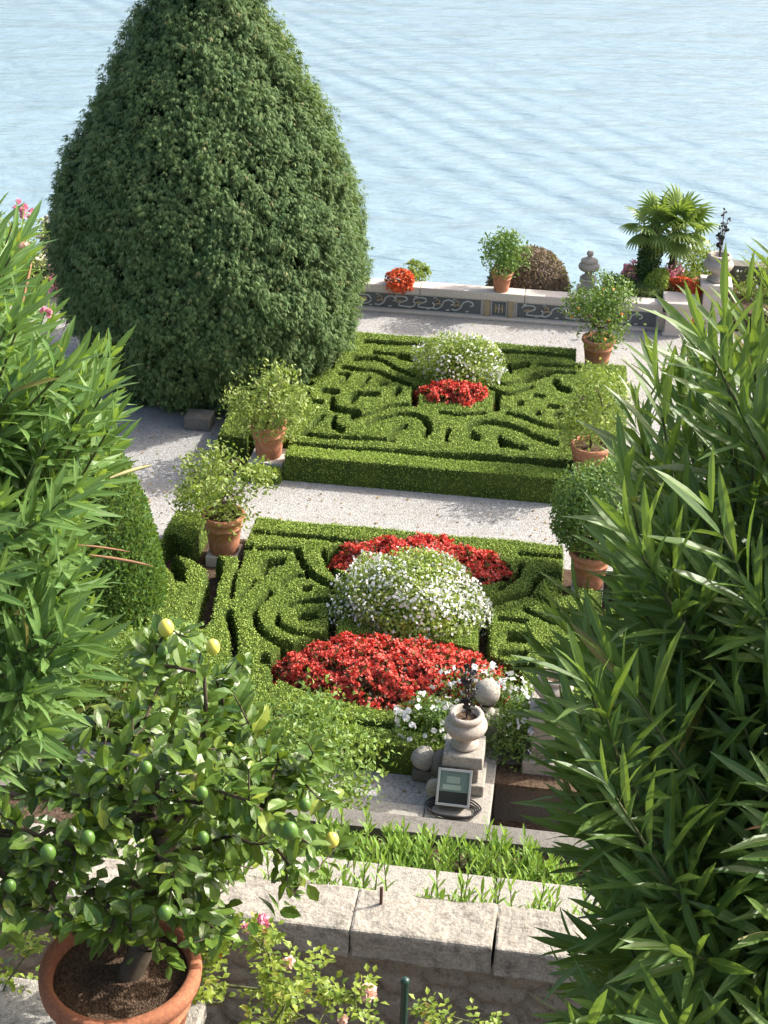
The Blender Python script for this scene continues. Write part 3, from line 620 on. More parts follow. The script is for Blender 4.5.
def twigleaves(mb, T, tips, D, n, L, size, m=0, spread=.9, up=.3, rnd=None, grav=0.0):
    N = len(tips); P = np.repeat(tips, n, 0); d = np.repeat(D, n, 0); u = np.tile(np.linspace(0, 1, n), N)+U(-.05, .05, N*n)
    P = P-d*(L*u)[:, None]; pr = nrm(np.cross(d, rdir(N*n))); ld = nrm(d*(1-.5*u)[:, None]*.7+pr*spread+np.array([0, 0, up-grav])+.25*rdir(N*n))
    Nn = nrm(np.cross(np.cross(ld, np.array([[0, 0, 1.]])+.5*rdir(N*n)), ld))
    inst(mb, T, P, ld, Nn, U(size*.6, size*1.15, N*n)*(1-.25*(u < .15)), m, rnd)

# ------------------------------------------------------------------ potted plants
def pot_parts(T, x, y, z, r, h, mat='terra', soil=True):
    mb = MB(); s = r/.33
    prof = [(.0, 0), (r*.64, 0), (r*.66, .01), (r*.74, h*.35), (r*.83, h*.66), (r*.86, h*.665), (r*.86, h*.69), (r*.84, h*.70), (r*.88, h*.84), (r*.95, h*.86), (r*.99, h*.88), (r*1.0, h*.93), (r*.99, h*.985), (r*.96, h), (r*.87, h), (r*.84, h*.98), (r*.82, h*.86), (r*.80, h*.84)]
    lathe(mb, prof, (x, y, z), 56, 0, .003); p = mb.build('pot', M[mat], T)
    mb = MB(); n = 10; rr = np.linspace(0, r*.815, n); lathe(mb, [(a, .012*math.sin(a*31)) for a in rr], (x, y, z+h*.88), 32, 0, .0); mb.build('soil', M['potsoil'], p)
    return p
def crown_pts(n, c, rx, ry, rz, shell=.55, clump=14, cs=.28, lim=1.28):
    cc = rdir(clump); cc = cc*U(.45, 1.02, clump)[:, None]
    k = RNG.integers(0, clump, n); P = cc[k]+RNG.normal(size=(n, 3))*cs
    l = np.linalg.norm(P, axis=1, keepdims=True); P = np.where(l > lim, P/l*U(.9, lim, n)[:, None], P)
    return P*np.array([rx, ry, rz])+np.array(c), nrm(P)
def potted(label, x, y, z, r, h, cw, chh, lift=.05, n=1500, ls=.085, mat='citrus', fruit=0, fm='orangef', pmat='terra', tmpl=SML, clump=16, cs=.30, name='potted_citrus', group='potted shrubs set around the parterres', dx=0, gap=.25, plate=0):
    T = thing(name, label, 'potted plant', (x, y, z), group)
    if plate:
        mb = MB(); box(mb, x-r*.72, x+r*.72, y-r*.72, y+r*.72, z, z+plate); mb.build('base_slab', M['stone_far'], T, .01); z = z+plate+.001
    pot_parts(T, x, y, z, r, h, pmat)
    c = (x+dx, y, z+h+lift+chh/2)
    tips, _ = crown_pts(46, c, cw/2*.85, cw/2*.85, chh/2*.85, clump=46, cs=.1)
    P, par, R, tp, D = grow([(x, y, z+h*.8), (x, y, z+h*.95), (x+dx*.3, y, z+h+.12*chh), (x+dx*.5, y, z+h+.22*chh)], tips, .08, .0042)
    mb = MB(); branch_mesh(mb, P, par, R); mb.build('trunk', M['bark'], T)
    Q, Nn = crown_pts(n, c, cw/2, cw/2, chh/2, clump=clump, cs=cs, lim=1.28 if clump < 50 else 1.04)
    mb = MB(); ld = nrm(Nn*.7+rdir(n)*.9+[0, 0, .2]); lf = nrm(np.cross(np.cross(ld, Nn+.6*rdir(n)), ld))
    inst(mb, tmpl, Q, ld, lf, U(ls*.6, ls*1.15, n)); mb.build('foliage', M[mat], T)
    for i in range(fruit):
        q = Q[RNG.integers(0, n)]; mb = MB(); sphere(mb, q, .03, 0, 8, 10); mb.build('fruit', M[fm], T)
    return T
def hw(y): return 0
potted('bushy yellow green citrus in terracotta pot on the bright gravel corner', -5.04, 19.48, 0, .335, .66, 1.32, 1.18, -.16, 2800, .088, plate=.18, clump=22, cs=.21)
potted('loose yellow green citrus in orange terracotta pot at the hedge corner beside the cypress', -5.03, 22.72, .22, .33, .62, 1.32, 1.4, -.30, 2700, .088, clump=20, cs=.22)
potted('dark flecked citrus with tiny orange fruit in pot by the lake wall', .51, 27.95, 0, .335, .62, 1.34, 1.32, -.15, 2900, .085, 'citrus_d', 12, plate=.12, clump=24, cs=.22)
potted('sparse pale citrus in wide pot at the right corner of the far parterre', .46, 22.95, .22, .35, .62, 1.25, 1.35, -.05, 2100, .085, clump=18, cs=.22)
potted('rounded clipped shrub ball in pot at the right end of the bright path', .55, 19.45, .0, .33, .62, 1.3, 1.5, -.05, 9000, .07, 'ball', clump=90, cs=.2, plate=.18)
c = atY(501, 291, 30.55); potted('small round shrub in clay pot standing on the lake wall', c[0], 30.57, .601, .235, .42, .9, .9, -.05, 1800, .085, 'ball', dx=.04, group=None)
c = at(145, 728, 0); potted('potted lemon with small bright leaves between the left oleander and the spiral hedge', c[0], c[1], 0, .33, .58, 1.9, 1.0, -.15, 4200, .085, 'citrus_m', name='potted_citrus', dx=.1, clump=28, cs=.22)
c = at(305, 866, -.9+.9); potted('potted lemon behind the near lemon tree with pale fresh leaves over the gravel', -2.6, 13.15, -.62, .34, .62, 1.75, 1.7, .42, 3800, .09, 'citrus_m', dx=-.02, clump=26, cs=.22)
# supports for the two corner pots
for x, y, s_ in ((-5.03, 22.72, 'left'), (.46, 22.95, 'right')):
    mb = MB(); box(mb, x-.3, x+.3, y-.3, y+.3, 0, .218); tag(mb.build('plinth_block', M['stone_far'], None, .01), 'square stone block under the pot at the '+('cypress side' if x < 0 else 'oleander side')+' corner of the far parterre', 'block')

# ------------------------------------------------------------------ mounds
def mound(P0, a, b, h, n, flat_=.6):
    t = U(0, 2*PI, n); r = np.sqrt(U(0, 1, n)); z = (1-r**2.4)**.55
    P = np.stack([P0[0]+a*r*np.cos(t), P0[1]+b*r*np.sin(t), P0[2]+h*z], 1)
    lu = np.sin(P[:, 0]*9+1)*np.sin(P[:, 1]*11+P[:, 0]*3)+.6*np.sin(P[:, 0]*21)*np.sin(P[:, 1]*23+2); P[:, 2] += lu*.045; P[:, :2] += np.stack([np.cos(t), np.sin(t)], 1)*(lu*.05+.05*np.sin(t*5+P0[1]))[:, None]
    Nn = nrm(np.stack([np.cos(t)*r/a*h*1.2, np.sin(t)*r/b*h*1.2, .25+z*.9], 1)); return P, Nn
def flowerbed(name, label, c, a, b, h, nl, nf, petal='red', leaf='bronze', fs=.048, z0=0):
    mb = MB(); P, Nn = mound((c[0], c[1], z0), a, b, h, nl); P += -Nn*U(0, .08, nl)[:, None]
    P += Nn*U(0, .10, nl)[:, None]*(U(0, 1, nl) < .35)[:, None]; inst(mb, SML, P, nrm(Nn*.5+rdir(nl)), nrm(Nn+.6*rdir(nl)), U(.05, .085, nl), 0)
    k = nf//5; Pc, Nc = mound((c[0], c[1], z0), a*1.02, b*1.02, h*1.05, k); i = RNG.integers(0, k, nf)
    Pf = Pc[i]+rdir(nf)*U(.01, .05, nf)[:, None]+Nc[i]*.015; rr = U(0, 1, k)[i]
    inst(mb, PEN, Pf, rdir(nf), nrm(Nc[i]+.8*rdir(nf)), U(fs*.7, fs*1.2, nf), 1, np.clip(rr*.8+U(0, .2, nf), 0, 1))
    if petal == 'red': j = RNG.integers(0, nf, nf//14); inst(mb, PEN, Pf[j]+[0, 0, .012], rdir(len(j)), np.array([[0, 0, 1.]])+.3*rdir(len(j)), .014, 2)
    o = mb.build(name, [M[leaf], M[petal], M['white']]); tag(o, label, 'flowers', None, 'stuff'); return o
flowerbed('red_begonia_bed', 'wide mound of red begonias nearest the stone urn', (-1.95, 16.38, 0), 1.66, .84, .64, 6500, 10500)
flowerbed('red_begonia_bed', 'band of red begonias behind the white bush by the bright path', (-1.93, 19.3, 0), 1.40, .66, .62, 5200, 9000)
flowerbed('red_begonia_bed', 'small round tuft of red begonias in the far parterre', (-2.08, 25.36, .1), .72, .48, .60, 2000, 4200)
def bush(name, label, c, rx, ry, rz, n, ls, leaf, nf=0, petal='white', fs=.03, clump=26, cs=.24, trunk=True, cat='bush', tmpl=SML, ffun=None, group=None, low=.0):
    T = thing(name, label, cat, (c[0], c[1], 0), group)
    if trunk:
        tips, _ = crown_pts(30, c, rx*.8, ry*.8, rz*.8, clump=30, cs=.1); z0 = c[2]-rz*.95
        P, par, R, tp, D = grow([(c[0], c[1], z0-.1), (c[0], c[1], z0+.05), (c[0], c[1], z0+.15*rz)], tips, .1, .005); mb = MB(); branch_mesh(mb, P, par, R); mb.build('stem', M['bark'], T)
    ph = U(0, 6, 3)
    def wob(Q):
        d = (Q-np.array(c)); a = 1+.09*np.sin(d[:, 0]/rx*4+ph[0])*np.sin(d[:, 1]/ry*3+ph[1])+.07*np.sin(d[:, 2]/rz*6+d[:, 0]/rx*7+ph[2]); return np.array(c)+d*a[:, None]
    Q, Nn = crown_pts(n, c, rx, ry, rz, clump=clump, cs=cs, lim=1.05); Q = wob(Q); k = Q[:, 2] > low; Q = Q[k]; Nn = Nn[k]; m_ = len(Q)
    ld = nrm(Nn*.7+rdir(m_)*.9+[0, 0, .1]); mb = MB()
    inst(mb, tmpl, Q, ld, nrm(np.cross(np.cross(ld, Nn+.6*rdir(m_)), ld)), U(ls*.6, ls*1.2, m_)); mb.build('foliage', M[leaf], T)
    if nf:
        Q, Nn = crown_pts(nf*2, c, rx*1.07, ry*1.07, rz*1.08, clump=clump, cs=cs, lim=1.05); Q = wob(Q); k = (Q[:, 2] > low) & (np.linalg.norm((Q-np.array(c))/[rx, ry, rz], axis=1) > .72); Q = Q[k][:nf]; Nn = Nn[k][:nf]
        mb = MB(); inst(mb, PEN, Q, rdir(len(Q)), nrm(Nn+.6*rdir(len(Q))), U(fs*.7, fs*1.25, len(Q))); mb.build('blossoms', M[petal], T)
    return T
bush('flowering_bush', 'rounded bush covered in small white flowers between the two large red beds', (-1.99, 18.0, .50), 1.06, .78, .66, 17000, .07, 'wbush', 4200, 'white', .045, 60, .22)
bush('flowering_bush', 'pale bush with white flowers rising behind the small far red tuft', (-2.13, 26.25, .68), .80, .55, .56, 7000, .07, 'wbush', 1300, 'white', .05, 40, .22)
# petunias spilling round the near pedestal
for lab, cx, cy, z, rx, ry, rz, n, nf in [('white petunias spilling over the gravel left of the urn pedestal', 432, 728, .45, .50, .35, .42, 2200, 150),
                                     ('white petunias cascading over the dark retaining wall right of the urn', 522, 745, .20, .62, .34, .66, 5200, 130),
                                     ('white flowering clump around the pale stone ball behind the near urn', 480, 690, .55, .62, .3, .32, 1800, 150)]:
    c = at(cx, cy, z); bush('petunia_plant', lab, (c[0], c[1], z), rx, ry, rz, n, .055, 'citrus_d', nf, 'lilac', .085, 30, .26, False, 'flowers', low=-.8)

# lakeside plants
c = atY(541, 283, 31.65); T = thing('dome_shrub', 'clipped purplish brown dome shrub behind the lake wall', 'bush', (c[0], 31.65, 0))
n = 9000; d = rdir(n); d[:, 2] = abs(d[:, 2]); Q = np.array([c[0]-.27, 31.65, .2])+d*np.array([.92, .8, 1.02])*U(.93, 1.01, n)[:, None]
mb = MB(); inst(mb, SML, Q, nrm(d*.6+rdir(n)), nrm(d+.5*rdir(n)), U(.04, .075, n)); mb.build('foliage', M['purple'], T)
mb = MB(); sphere(mb, (c[0]-.27, 31.65, .2), .86, 0, 20, 28, .02, None, (1, .88, 1.08)); mb.build('inner_mass', M['purple'], T)
c = atY(400, 276, 30.6); bush('trailing_plant', 'orange red trailing flowers spilling over the left part of the lake wall', (c[0], 30.5, .66), .30, .28, .24, 900, .05, 'bronze', 1500, 'redorange', .05, 12, .28, False, 'flowers')
c = atY(417, 274, 30.8); bush('shrub', 'yellow green leafy plant beside the orange trailing flowers on the wall', (c[0], 30.95, .75), .33, .25, .22, 1000, .07, 'citrus', 0, clump=12, trunk=False)
c = atY(640, 286, 31.1); mb = MB(); n = 9000; P = np.stack([U(.55, 2.6, n), U(30.8, 31.9, n), U(.43, .68, n)], 1)
inst(mb, QUAD, P, nrm(rdir(n)+[0, 0, .8]), rdir(n), U(.04, .08, n)); tag(mb.build('ground_cover', M['grass']), 'low grey green ground cover behind the lake wall', 'ground cover', None, 'stuff')
for lab, x, y, rx, rz, pet in [('magenta flower clump left of the ivy clad palm', 634, 276, .28, .2, 'pink'), ('pink flower clump between the palms and the large urn', 672, 277, .26, .2, 'pink')]:
    c = atY(x, y, 31.9); bush('flower_clump', lab, (c[0], 31.9, c[2]), rx, .25, rz+.1, 700, .05, 'grass', 700, pet, .05, 10, .3, False, 'flowers')
c = atY(686, 285, 31.2); bush('trailing_plant', 'orange plant hanging down beside the pier right of the inlaid wall', (c[0], 31.0, c[2]-.03), .36, .22, .26, 900, .05, 'bronze', 1300, 'redorange', .05, 12, .28, False, 'flowers')
c = atY(690, 312, 30.6); bush('trailing_plant', 'red trailing flowers in the gap between pier and tall pedestal', (c[0]+.03, 30.5, .35), .14, .15, .28, 300, .05, 'bronze', 420, 'red', .05, 8, .28, False, 'flowers')
c = atY(690, 262, 32.2); bush('shrub', 'loose yellow green shrub behind the large lakeside urn', (c[0]+.2, 32.3, .85), .55, .4, .5, 1400, .08, 'citrus', 0, clump=16, trunk=False)
c = atY(742, 300, 31.9); bush('shrub', 'light green shrub with white flowers right of the large lakeside urn', (c[0]+.2, 31.9, .75), .7, .5, .6, 1500, .08, 'citrus', 60, 'white', .06, clump=16, trunk=False)
# leaning oval topiary
c = atY(656, 277, 31.4); T = thing('leaning_topiary', 'leaning oval clipped green shrub at the foot of the palms', 'bush', (c[0], 31.4, .42))
n = 3500; d = rdir(n); Q = d*np.array([.22, .22, .36])*U(.92, 1.02, n)[:, None]; a = .55; Q = np.stack([Q[:, 0]*math.cos(a)+Q[:, 2]*math.sin(a), Q[:, 1], -Q[:, 0]*math.sin(a)+Q[:, 2]*math.cos(a)], 1)+[c[0], 31.4, .72]
mb = MB(); inst(mb, QUAD, Q, nrm(d*.5+rdir(n)), nrm(d+.5*rdir(n)), U(.03, .05, n)); mb.build('foliage', M['box'], T)
# palms
def palm(label, x, y, z0, zc, rc, nf, ivy=False):
    T = thing('fan_palm', label, 'palm', (x, y, z0), 'fan palms at the lake edge')
    t = np.linspace(0, 1, 14); mb = MB(); tube(mb, np.stack([x+.05*np.sin(t*2), y+0*t, z0+(zc-z0)*t], 1), .085+.02*np.sin(t*40), 12); mb.build('trunk', M['bark'], T)
    if ivy:
        n = 2600; a = U(0, 6.28, n); zz = U(0, 1, n); rr = .20+.05*zz; Q = np.stack([x+rr*np.cos(a), y+rr*np.sin(a), z0+(zc-z0-.25)*zz], 1); d = nrm(np.stack([np.cos(a), np.sin(a), 0*a], 1))
        mb = MB(); tube(mb, [[x, y, z0], [x, y, zc-.3]], .19, 14); inst(mb, QUAD, Q, nrm(rdir(n)-[0, 0, .6]), nrm(d+.4*rdir(n)), .07); mb.build('ivy', M['ivy'], T)
        n = 200; a = U(0, 6.28, n); Q = np.stack([x+.24*np.cos(a), y+.24*np.sin(a), U(zc-.45, zc-.22, n)], 1); mb = MB(); inst(mb, QUAD, Q, nrm(rdir(n)-[0, 0, .8]), rdir(n), .08); mb.build('yellow_leaves', M['yellow'], T)
    for k in range(nf):
        az = k*2.4+U(-.2, .2); el = math.radians(80-112*(k/nf)**.9); d = np.array([math.cos(az)*math.cos(el), math.sin(az)*math.cos(el), math.sin(el)]); L = rc*U(.42, .6)
        base = np.array([x+.05, y, zc]); tt = np.linspace(0, 1, 6)[:, None]; pet = base+d*L*tt-np.array([0, 0, .10])*tt**2*L; mb = MB(); tube(mb, pet, .009, 4, 0, .8)
        hub = pet[-1]; side = nrm(np.cross(d, [0, 0, 1.])+1e-6); upv = np.cross(side, d); nb = 17; P = []; 
        ang = np.linspace(-1.95, 1.95, nb); dd = d[None]*np.cos(ang)[:, None]+side[None]*np.sin(ang)[:, None]+upv[None]*(.12-.18*np.abs(ang)[:, None]/2)-np.array([[0, 0, .25]])
        inst(mb, leaf_t([(0, .25), (.5, 1), (.8, .6), (1, .05)], .09, .5, .28), np.repeat(hub[None], nb, 0), dd, np.repeat(nrm(upv+[0, 0, .3])[None], nb, 0), rc*.52*(1-.2*np.abs(ang)/2), 0, np.clip(U(0, .5)+U(0, .25, nb)+(.35 if k > nf*.8 else 0), 0, 1))
        mb.build('frond', M['palm'], T)
c = atY(671, 262, 31.9); c2 = atY(675, 232, 31.9); palm('fan palm with bare brown trunk at the lake edge', c[0], 31.9, .42, c2[2]+.12, .9, 26)
c = atY(649, 262, 31.8); c2 = atY(652, 228, 31.8); palm('fan palm with dark ivy clad trunk and yellow tips', c[0], 31.75, .42, c2[2]+.1, .8, 13, True)

# ------------------------------------------------------------------ cypress
CX, CY = -6.93, 26.55
prof = [(0.0, 1.9), (.35, 2.2), (.9, 2.55), (1.6, 2.8), (2.4, 2.9), (3.2, 2.82), (4.0, 2.62), (4.8, 2.24), (5.6, 1.8), (6.4, 1.36), (7.0, 1.03), (7.8, .7), (8.6, .45), (9.3, .12), (9.5, .02)]
pz = np.array([a for a, b in prof]); pr = np.array([b for a, b in prof])
T = thing('cypress_tree', 'huge dense conical cypress tree towering over the gravel beside the lake', 'tree', (CX, CY, 0))
mb = MB(); tube(mb, [[CX, CY, 0], [CX+.03, CY, 3], [CX, CY, 6], [CX, CY, 9.2]], [.38, .28, .16, .03], 14); mb.build('trunk', M['bark'], T)
def blob(a, z, f1, f2, ph): return np.sin(a*f1+ph+z*1.3)*np.sin(z*f2+a*2+ph*2)
nc = 11500; cand = U(0, 9.42, nc*4); cand = cand[U(0, 3.0, nc*4) < np.interp(cand, pz, pr)][:nc]; nc = len(cand); ca_ = U(0, 2*PI, nc)
clump_out = U(-.26, .12, nc)+.10*blob(ca_, cand, 5, 2.6, 0)+.06*blob(ca_, cand, 11, 5.1, 1.7)
k = 16; ns = nc*k; ci = np.repeat(np.arange(nc), k)
csd = U(.04, .10, nc)[ci]; zz = cand[ci]+RNG.normal(size=ns)*csd; rb = np.interp(cand, pz, pr)[ci]+clump_out[ci]; off = U(-.16, .06, ns)
aa = ca_[ci]+RNG.normal(size=ns)*csd/np.maximum(rb, .3); lump = clump_out[ci]
rr = np.maximum(rb+off, .02); Q = np.stack([CX+rr*np.cos(aa), CY+rr*np.sin(aa), np.maximum(zz, .06)], 1)
out = np.stack([np.cos(aa), np.sin(aa), 0*aa], 1)
ctone = U(0, 1, nc)[ci]
# a spray: three drooping fingers
SV = []; SF = []; SU = []
for k, an in enumerate((-.6, 0, .6)):
    L = 1-.45*abs(an)+.12*(k % 2); ca, sa = math.cos(an), math.sin(an); b0 = len(SV); wd = .125
    for t, w__ in ((.0, .35), (.5, 1), (1, .08)):
        z_ = -.30*t*t-.10*abs(an)+.06*(k % 2); cx_, cy_ = t*L*ca, t*L*sa
        SV += [[cx_-sa*wd*w__, cy_+ca*wd*w__, z_], [cx_+sa*wd*w__, cy_-ca*wd*w__, z_+.03]]
    SF += [[b0, b0+1, b0+3, b0+2], [b0+2, b0+3, b0+5, b0+4]]
SPR = (np.array(SV), np.array(SF), np.full((len(SF), 4, 2), .5))
D = nrm(out*.6+rdir(ns)*.55+np.array([[0, 0, -.45]])); Nn = nrm(out*.8+np.array([[0, 0, .6]])+.5*rdir(ns))
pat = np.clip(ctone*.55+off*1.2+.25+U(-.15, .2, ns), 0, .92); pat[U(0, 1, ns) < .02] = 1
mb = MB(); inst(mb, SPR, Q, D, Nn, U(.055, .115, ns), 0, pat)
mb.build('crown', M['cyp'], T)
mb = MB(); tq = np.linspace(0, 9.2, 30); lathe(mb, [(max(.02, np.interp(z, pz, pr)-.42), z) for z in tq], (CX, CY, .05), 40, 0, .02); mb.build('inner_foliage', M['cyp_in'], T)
tips = Q[RNG.integers(0, ns, 160)]*.5+np.stack([np.full(160, CX), np.full(160, CY), zz[RNG.integers(0, ns, 160)]], 1)*.5
P, par, R, tp, D = grow([(CX, CY, z) for z in np.linspace(.3, 9, 12)], tips, .3, .010, .1); mb = MB(); branch_mesh(mb, P, par, R); mb.build('limbs', M['bark'], T)
# dark stone planter in front of the cypress
c = at(197, 431, 0); mb = MB(); box(mb, c[0]-.24, c[0]+.24, c[1], c[1]+.4, 0, .26); tag(mb.build('stone_block', M['stone_dark'], None, .02), 'dark stone block on the gravel at the foot of the cypress', 'block')
# flowers and pale stone glimpsed at left behind the cypress
c = atY(82, 304, 31.0); mb = MB(); sphere(mb, (c[0], 31.2, .5), .3, 0, 12, 18, .1, None, (1.5, .8, .6)); tag(mb.build('boulder', M['stone']), 'white rounded stone glimpsed at the left foot of the cypress', 'rock')
c = atY(88, 330, 30.0); bush('flower_clump', 'reddish flower clump at the left foot of the cypress behind the oleander', (c[0], 29.9, .35), .8, .4, .4, 900, .07, 'grass', 600, 'pink', .07, 12, .3, False, 'flowers')
c = atY(28, 290, 31.0); bush('shrub', 'yellow green shrub at the lake edge behind the left oleander', (c[0]-.1, 30.2, .75), 1.2, .6, .95, 5200, .09, 'citrus', 0, clump=30, trunk=False)

# tall clipped topiary cone
c = at(104, 625, 0); tx, ty = c[0], c[1]; T = thing('topiary_cone', 'tall clipped conical yew hedge behind the left oleander beside the gravel', 'topiary', (tx, ty, 0))
n = 26000; h_ = 3.3; u = np.sqrt(U(0, 1, n)); z = h_*(1-u)*.98; r = .92*(1-(z/h_)**2.2)**.7; a = U(0, 6.28, n); d = np.stack([np.cos(a), np.sin(a), .3+0*a], 1)
Q = np.stack([tx+r*np.cos(a), ty+r*np.sin(a), z], 1)-nrm(d)*U(0, .06, n)[:, None]
mb = MB(); inst(mb, QUAD, Q, nrm(d*.5+rdir(n)*.7+[0, 0, .5]), nrm(d+.5*rdir(n)), U(.04, .075, n), 0, U(0, .6, n)); 
mb.build('foliage', M['ball'], T)
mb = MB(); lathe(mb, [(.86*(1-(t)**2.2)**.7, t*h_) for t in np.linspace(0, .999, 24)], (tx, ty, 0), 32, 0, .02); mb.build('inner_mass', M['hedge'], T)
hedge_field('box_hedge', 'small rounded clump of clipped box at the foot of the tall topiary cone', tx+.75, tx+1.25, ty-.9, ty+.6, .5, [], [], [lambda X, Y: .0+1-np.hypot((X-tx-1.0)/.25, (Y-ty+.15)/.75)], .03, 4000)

# ------------------------------------------------------------------ green shoots in the two strips
def shoots(label, pts, zb, hgt, grp):
    for i, (x, y) in enumerate(pts): pass
def shoot_strip(label, x0, x1, y0, y1, z, n, h0, h1, ls):
    mb = MB(); x = U(x0, x1, n); y = U(y0, y1, n); h = U(h0, h1, n)
    for i in range(n):
        lean = np.array([U(-.12, .12), U(-.1, .1), 1.0]); tp = np.array([x[i], y[i], z])+lean*h[i]
        tube(mb, [[x[i], y[i], z], tp], [.006, .003], 5, 1)
        m_ = 13; u = np.linspace(.25, 1, m_); P = np.array([x[i], y[i], z])+lean*(h[i]*u)[:, None]; a = np.arange(m_)*2.4+U(0, 6)
        d = np.stack([np.cos(a)*(1.05-u*.7), np.sin(a)*(1.05-u*.7), .55+u*.5], 1); inst(mb, OLE, P, d, nrm(np.array([0, 0, 1.])-d*.5), U(ls*.7, ls*1.1, m_), 0, None, False, 1.5)
    tag(mb.build('young_shoots', [M['seed'], M['bark_green']]), label, 'plants', None, 'stuff')
shoot_strip('strip of fresh green leafy shoots between narrow planter wall and low pale wall', -3.2, 1.4, 8.72, 9.4, 3.55, 420, .12, .40, .13)
shoot_strip('strip of fresh green leafy shoots directly behind the near coping', -3.0, 1.2, 7.15, 8.05, 4.2, 360, .24, .58, .13)

# ------------------------------------------------------------------ roses
def rose(label, px_list, D, root, nleaf, flowers=(), group='rose bushes in front of the near wall'):
    T = thing('rose_bush', label, 'rose', tuple(root), group)
    tips = np.array([atD(x, y, D+U(-.25, .25)) for x, y in px_list]); P, par, R, tp, Dd = grow([root, root+[0, 0, .25], root+[0, 0, .5]], tips, .10, .0022, .3, .02, .05)
    mb = MB(); branch_mesh(mb, P, par, R); mb.build('stem', M['bark_green'], T)
    ch = np.where(P[:, 2] > tips[:, 2].min()-.25)[0]; k = ch[RNG.integers(0, len(ch), nleaf)]; mb = MB()
    B = P[k]; d = nrm(rdir(nleaf)+[0, 0, .25]); 
    for j, (f, s_) in enumerate([(.35, 1), (.35, -1), (.7, 1), (.7, -1), (1, 0)]):
        side = nrm(np.cross(d, [[0, 0, 1.]])); Q = B+d*(.09*f); ld = nrm(side*s_+d*(.5 if s_ else 1)); inst(mb, SML, Q, ld, np.array([[0, 0, 1.]])+.4*rdir(nleaf), U(.026, .042, nleaf), 0, None, False, 1.35)
    mb.build('foliage', M['rose'], T)
    for (x, y, D_, s_, mt) in flowers:
        q = atD(x, y, D_); mb = MB(); n = 26; d = nrm(rdir(n)+[0, -.3, .5]); inst(mb, PET, q+d*s_*.35, rdir(n), d, s_*.8, 0); mb.build('blossom', M[mt], T)
def scat(x0, x1, y0, y1, n, f=lambda x, y: True):
    o = []
    while len(o) < n:
        x, y = U(x0, x1), U(y0, y1)
        if f(x, y): o.append((x, y))
    return o
r1 = atD(260, 1040, 5.6); r1 = np.array([r1[0], 5.3, 4.6])
rose('rose bush with yellow green leaves and faded pink blooms left of the green post', scat(180, 385, 925, 1030, 48, lambda x, y: y > 925+max(0, (x-280))*.7 and y > 925+max(0, 215-x)*.8), 6.6, r1, 230,
     [(368, 993, 6.55, .06, 'palepink'), (288, 963, 6.6, .045, 'palepink'), (263, 922, 6.7, .05, 'pink'), (247, 928, 6.6, .04, 'pink'), (343, 1020, 6.5, .035, 'palepink')])
rose('small leafy rose shoots right of the green post', scat(425, 495, 1005, 1035, 8), 6.7, np.array([-.3, 5.4, 4.6]), 34)
rose('thin trailing rose stems left of the terracotta pot', scat(0, 45, 925, 1010, 8), 6.7, np.array([-2.6, 5.3, 4.6]), 45)

# ------------------------------------------------------------------ near lemon tree
LT = thing('potted_lemon_tree', 'large spreading lemon tree with green and yellow fruit in round terracotta pot on the wall', 'potted plant', (rp[0], rp[1], zr-ph))
pot_parts(LT, rp[0], rp[1], zr-ph+.001, .325, ph, 'terra_near')
def inpoly(x, y, P):
    c = False; j = len(P)-1
    for i in range(len(P)):
        if (P[i][1] > y) != (P[j][1] > y) and x < (P[j][0]-P[i][0])*(y-P[i][1])/(P[j][1]-P[i][1])+P[i][0]: c = not c
        j = i
    return c
LP = [(-120, 700), (-40, 690), (40, 740), (95, 720), (120, 660), (150, 632), (185, 620), (215, 640), (250, 660), (262, 700), (305, 735), (335, 760), (340, 800), (345, 850), (318, 885), (300, 905), (275, 870), (235, 880), (225, 930), (190, 955), (170, 970), (130, 930), (110, 940), (40, 925), (-60, 940), (-130, 850)]
tips = []
while len(tips) < 330:
    x, y = U(-130, 350), U(615, 985)
    if inpoly(x, y, LP): tips.append(atD(x, y, 6.0+U(-.5, .55)+.0006*(820-y)))
b0 = np.array([rp[0]+.02, rp[1], zr-.1]); b1 = atD(150, 905, 6.0); b2 = atD(160, 870, 6.0)
P, par, R, tp, Dd = grow([b0, (b0+b1)/2+[.02, 0, 0], b1, b2], np.array(tips), .07, .0029, .35, .014)
mb = MB(); branch_mesh(mb, P, par, R, 7); mb.build('trunk', M['bark'], LT)
mb = MB(); twigleaves(mb, LEM, tp, Dd, 7, .20, .102, 0, .85, .05, None, .0); twigleaves(mb, LEM2, tp, Dd, 4, .26, .092, 0, .9, -.1)
ii = np.where(R < .007)[0]; ii = ii[RNG.integers(0, len(ii), 420)]; twigleaves(mb, LEM, P[ii], nrm(P[ii]-P[par[ii]]+1e-5), 1, .01, .10, 0, 1.1, .05)
mb.build('foliage', M['lemon'], LT)
for (x, y, r_, mt, D_) in [(166, 628, 9, 'lem_y', 5.7), (213, 647, 8, 'lem_y', 5.8), (290, 831, 9.5, 'lem_g', 5.4), (202, 793, 7, 'lem_g', 5.4), (146, 768, 7, 'lem_g', 5.4), (88, 838, 8, 'lem_g', 5.4), (48, 853, 9, 'lem_g', 5.4), (165, 913, 8, 'lem_g', 5.4),
                           (250, 818, 8, 'lem_g', 5.6), (203, 838, 7, 'lem_g', 5.5), (194, 775, 6, 'podg', 5.6), (163, 652, 7, 'lem_g', 5.7), (305, 805, 7, 'lem_g', 5.6), (10, 886, 7, 'lem_g', 5.5), (332, 840, 8, 'lem_y', 5.9)]:
    q = atD(x, y, D_); r_ = r_*D_/F; mb = MB(); sphere(mb, q, r_, 0, 14, 18, 0, None, (.88, .88, 1.1)); sphere(mb, q-np.array([0, 0, r_*1.1]), r_*.22, 0, 6, 8); mb.build('lemon', M[mt], LT)

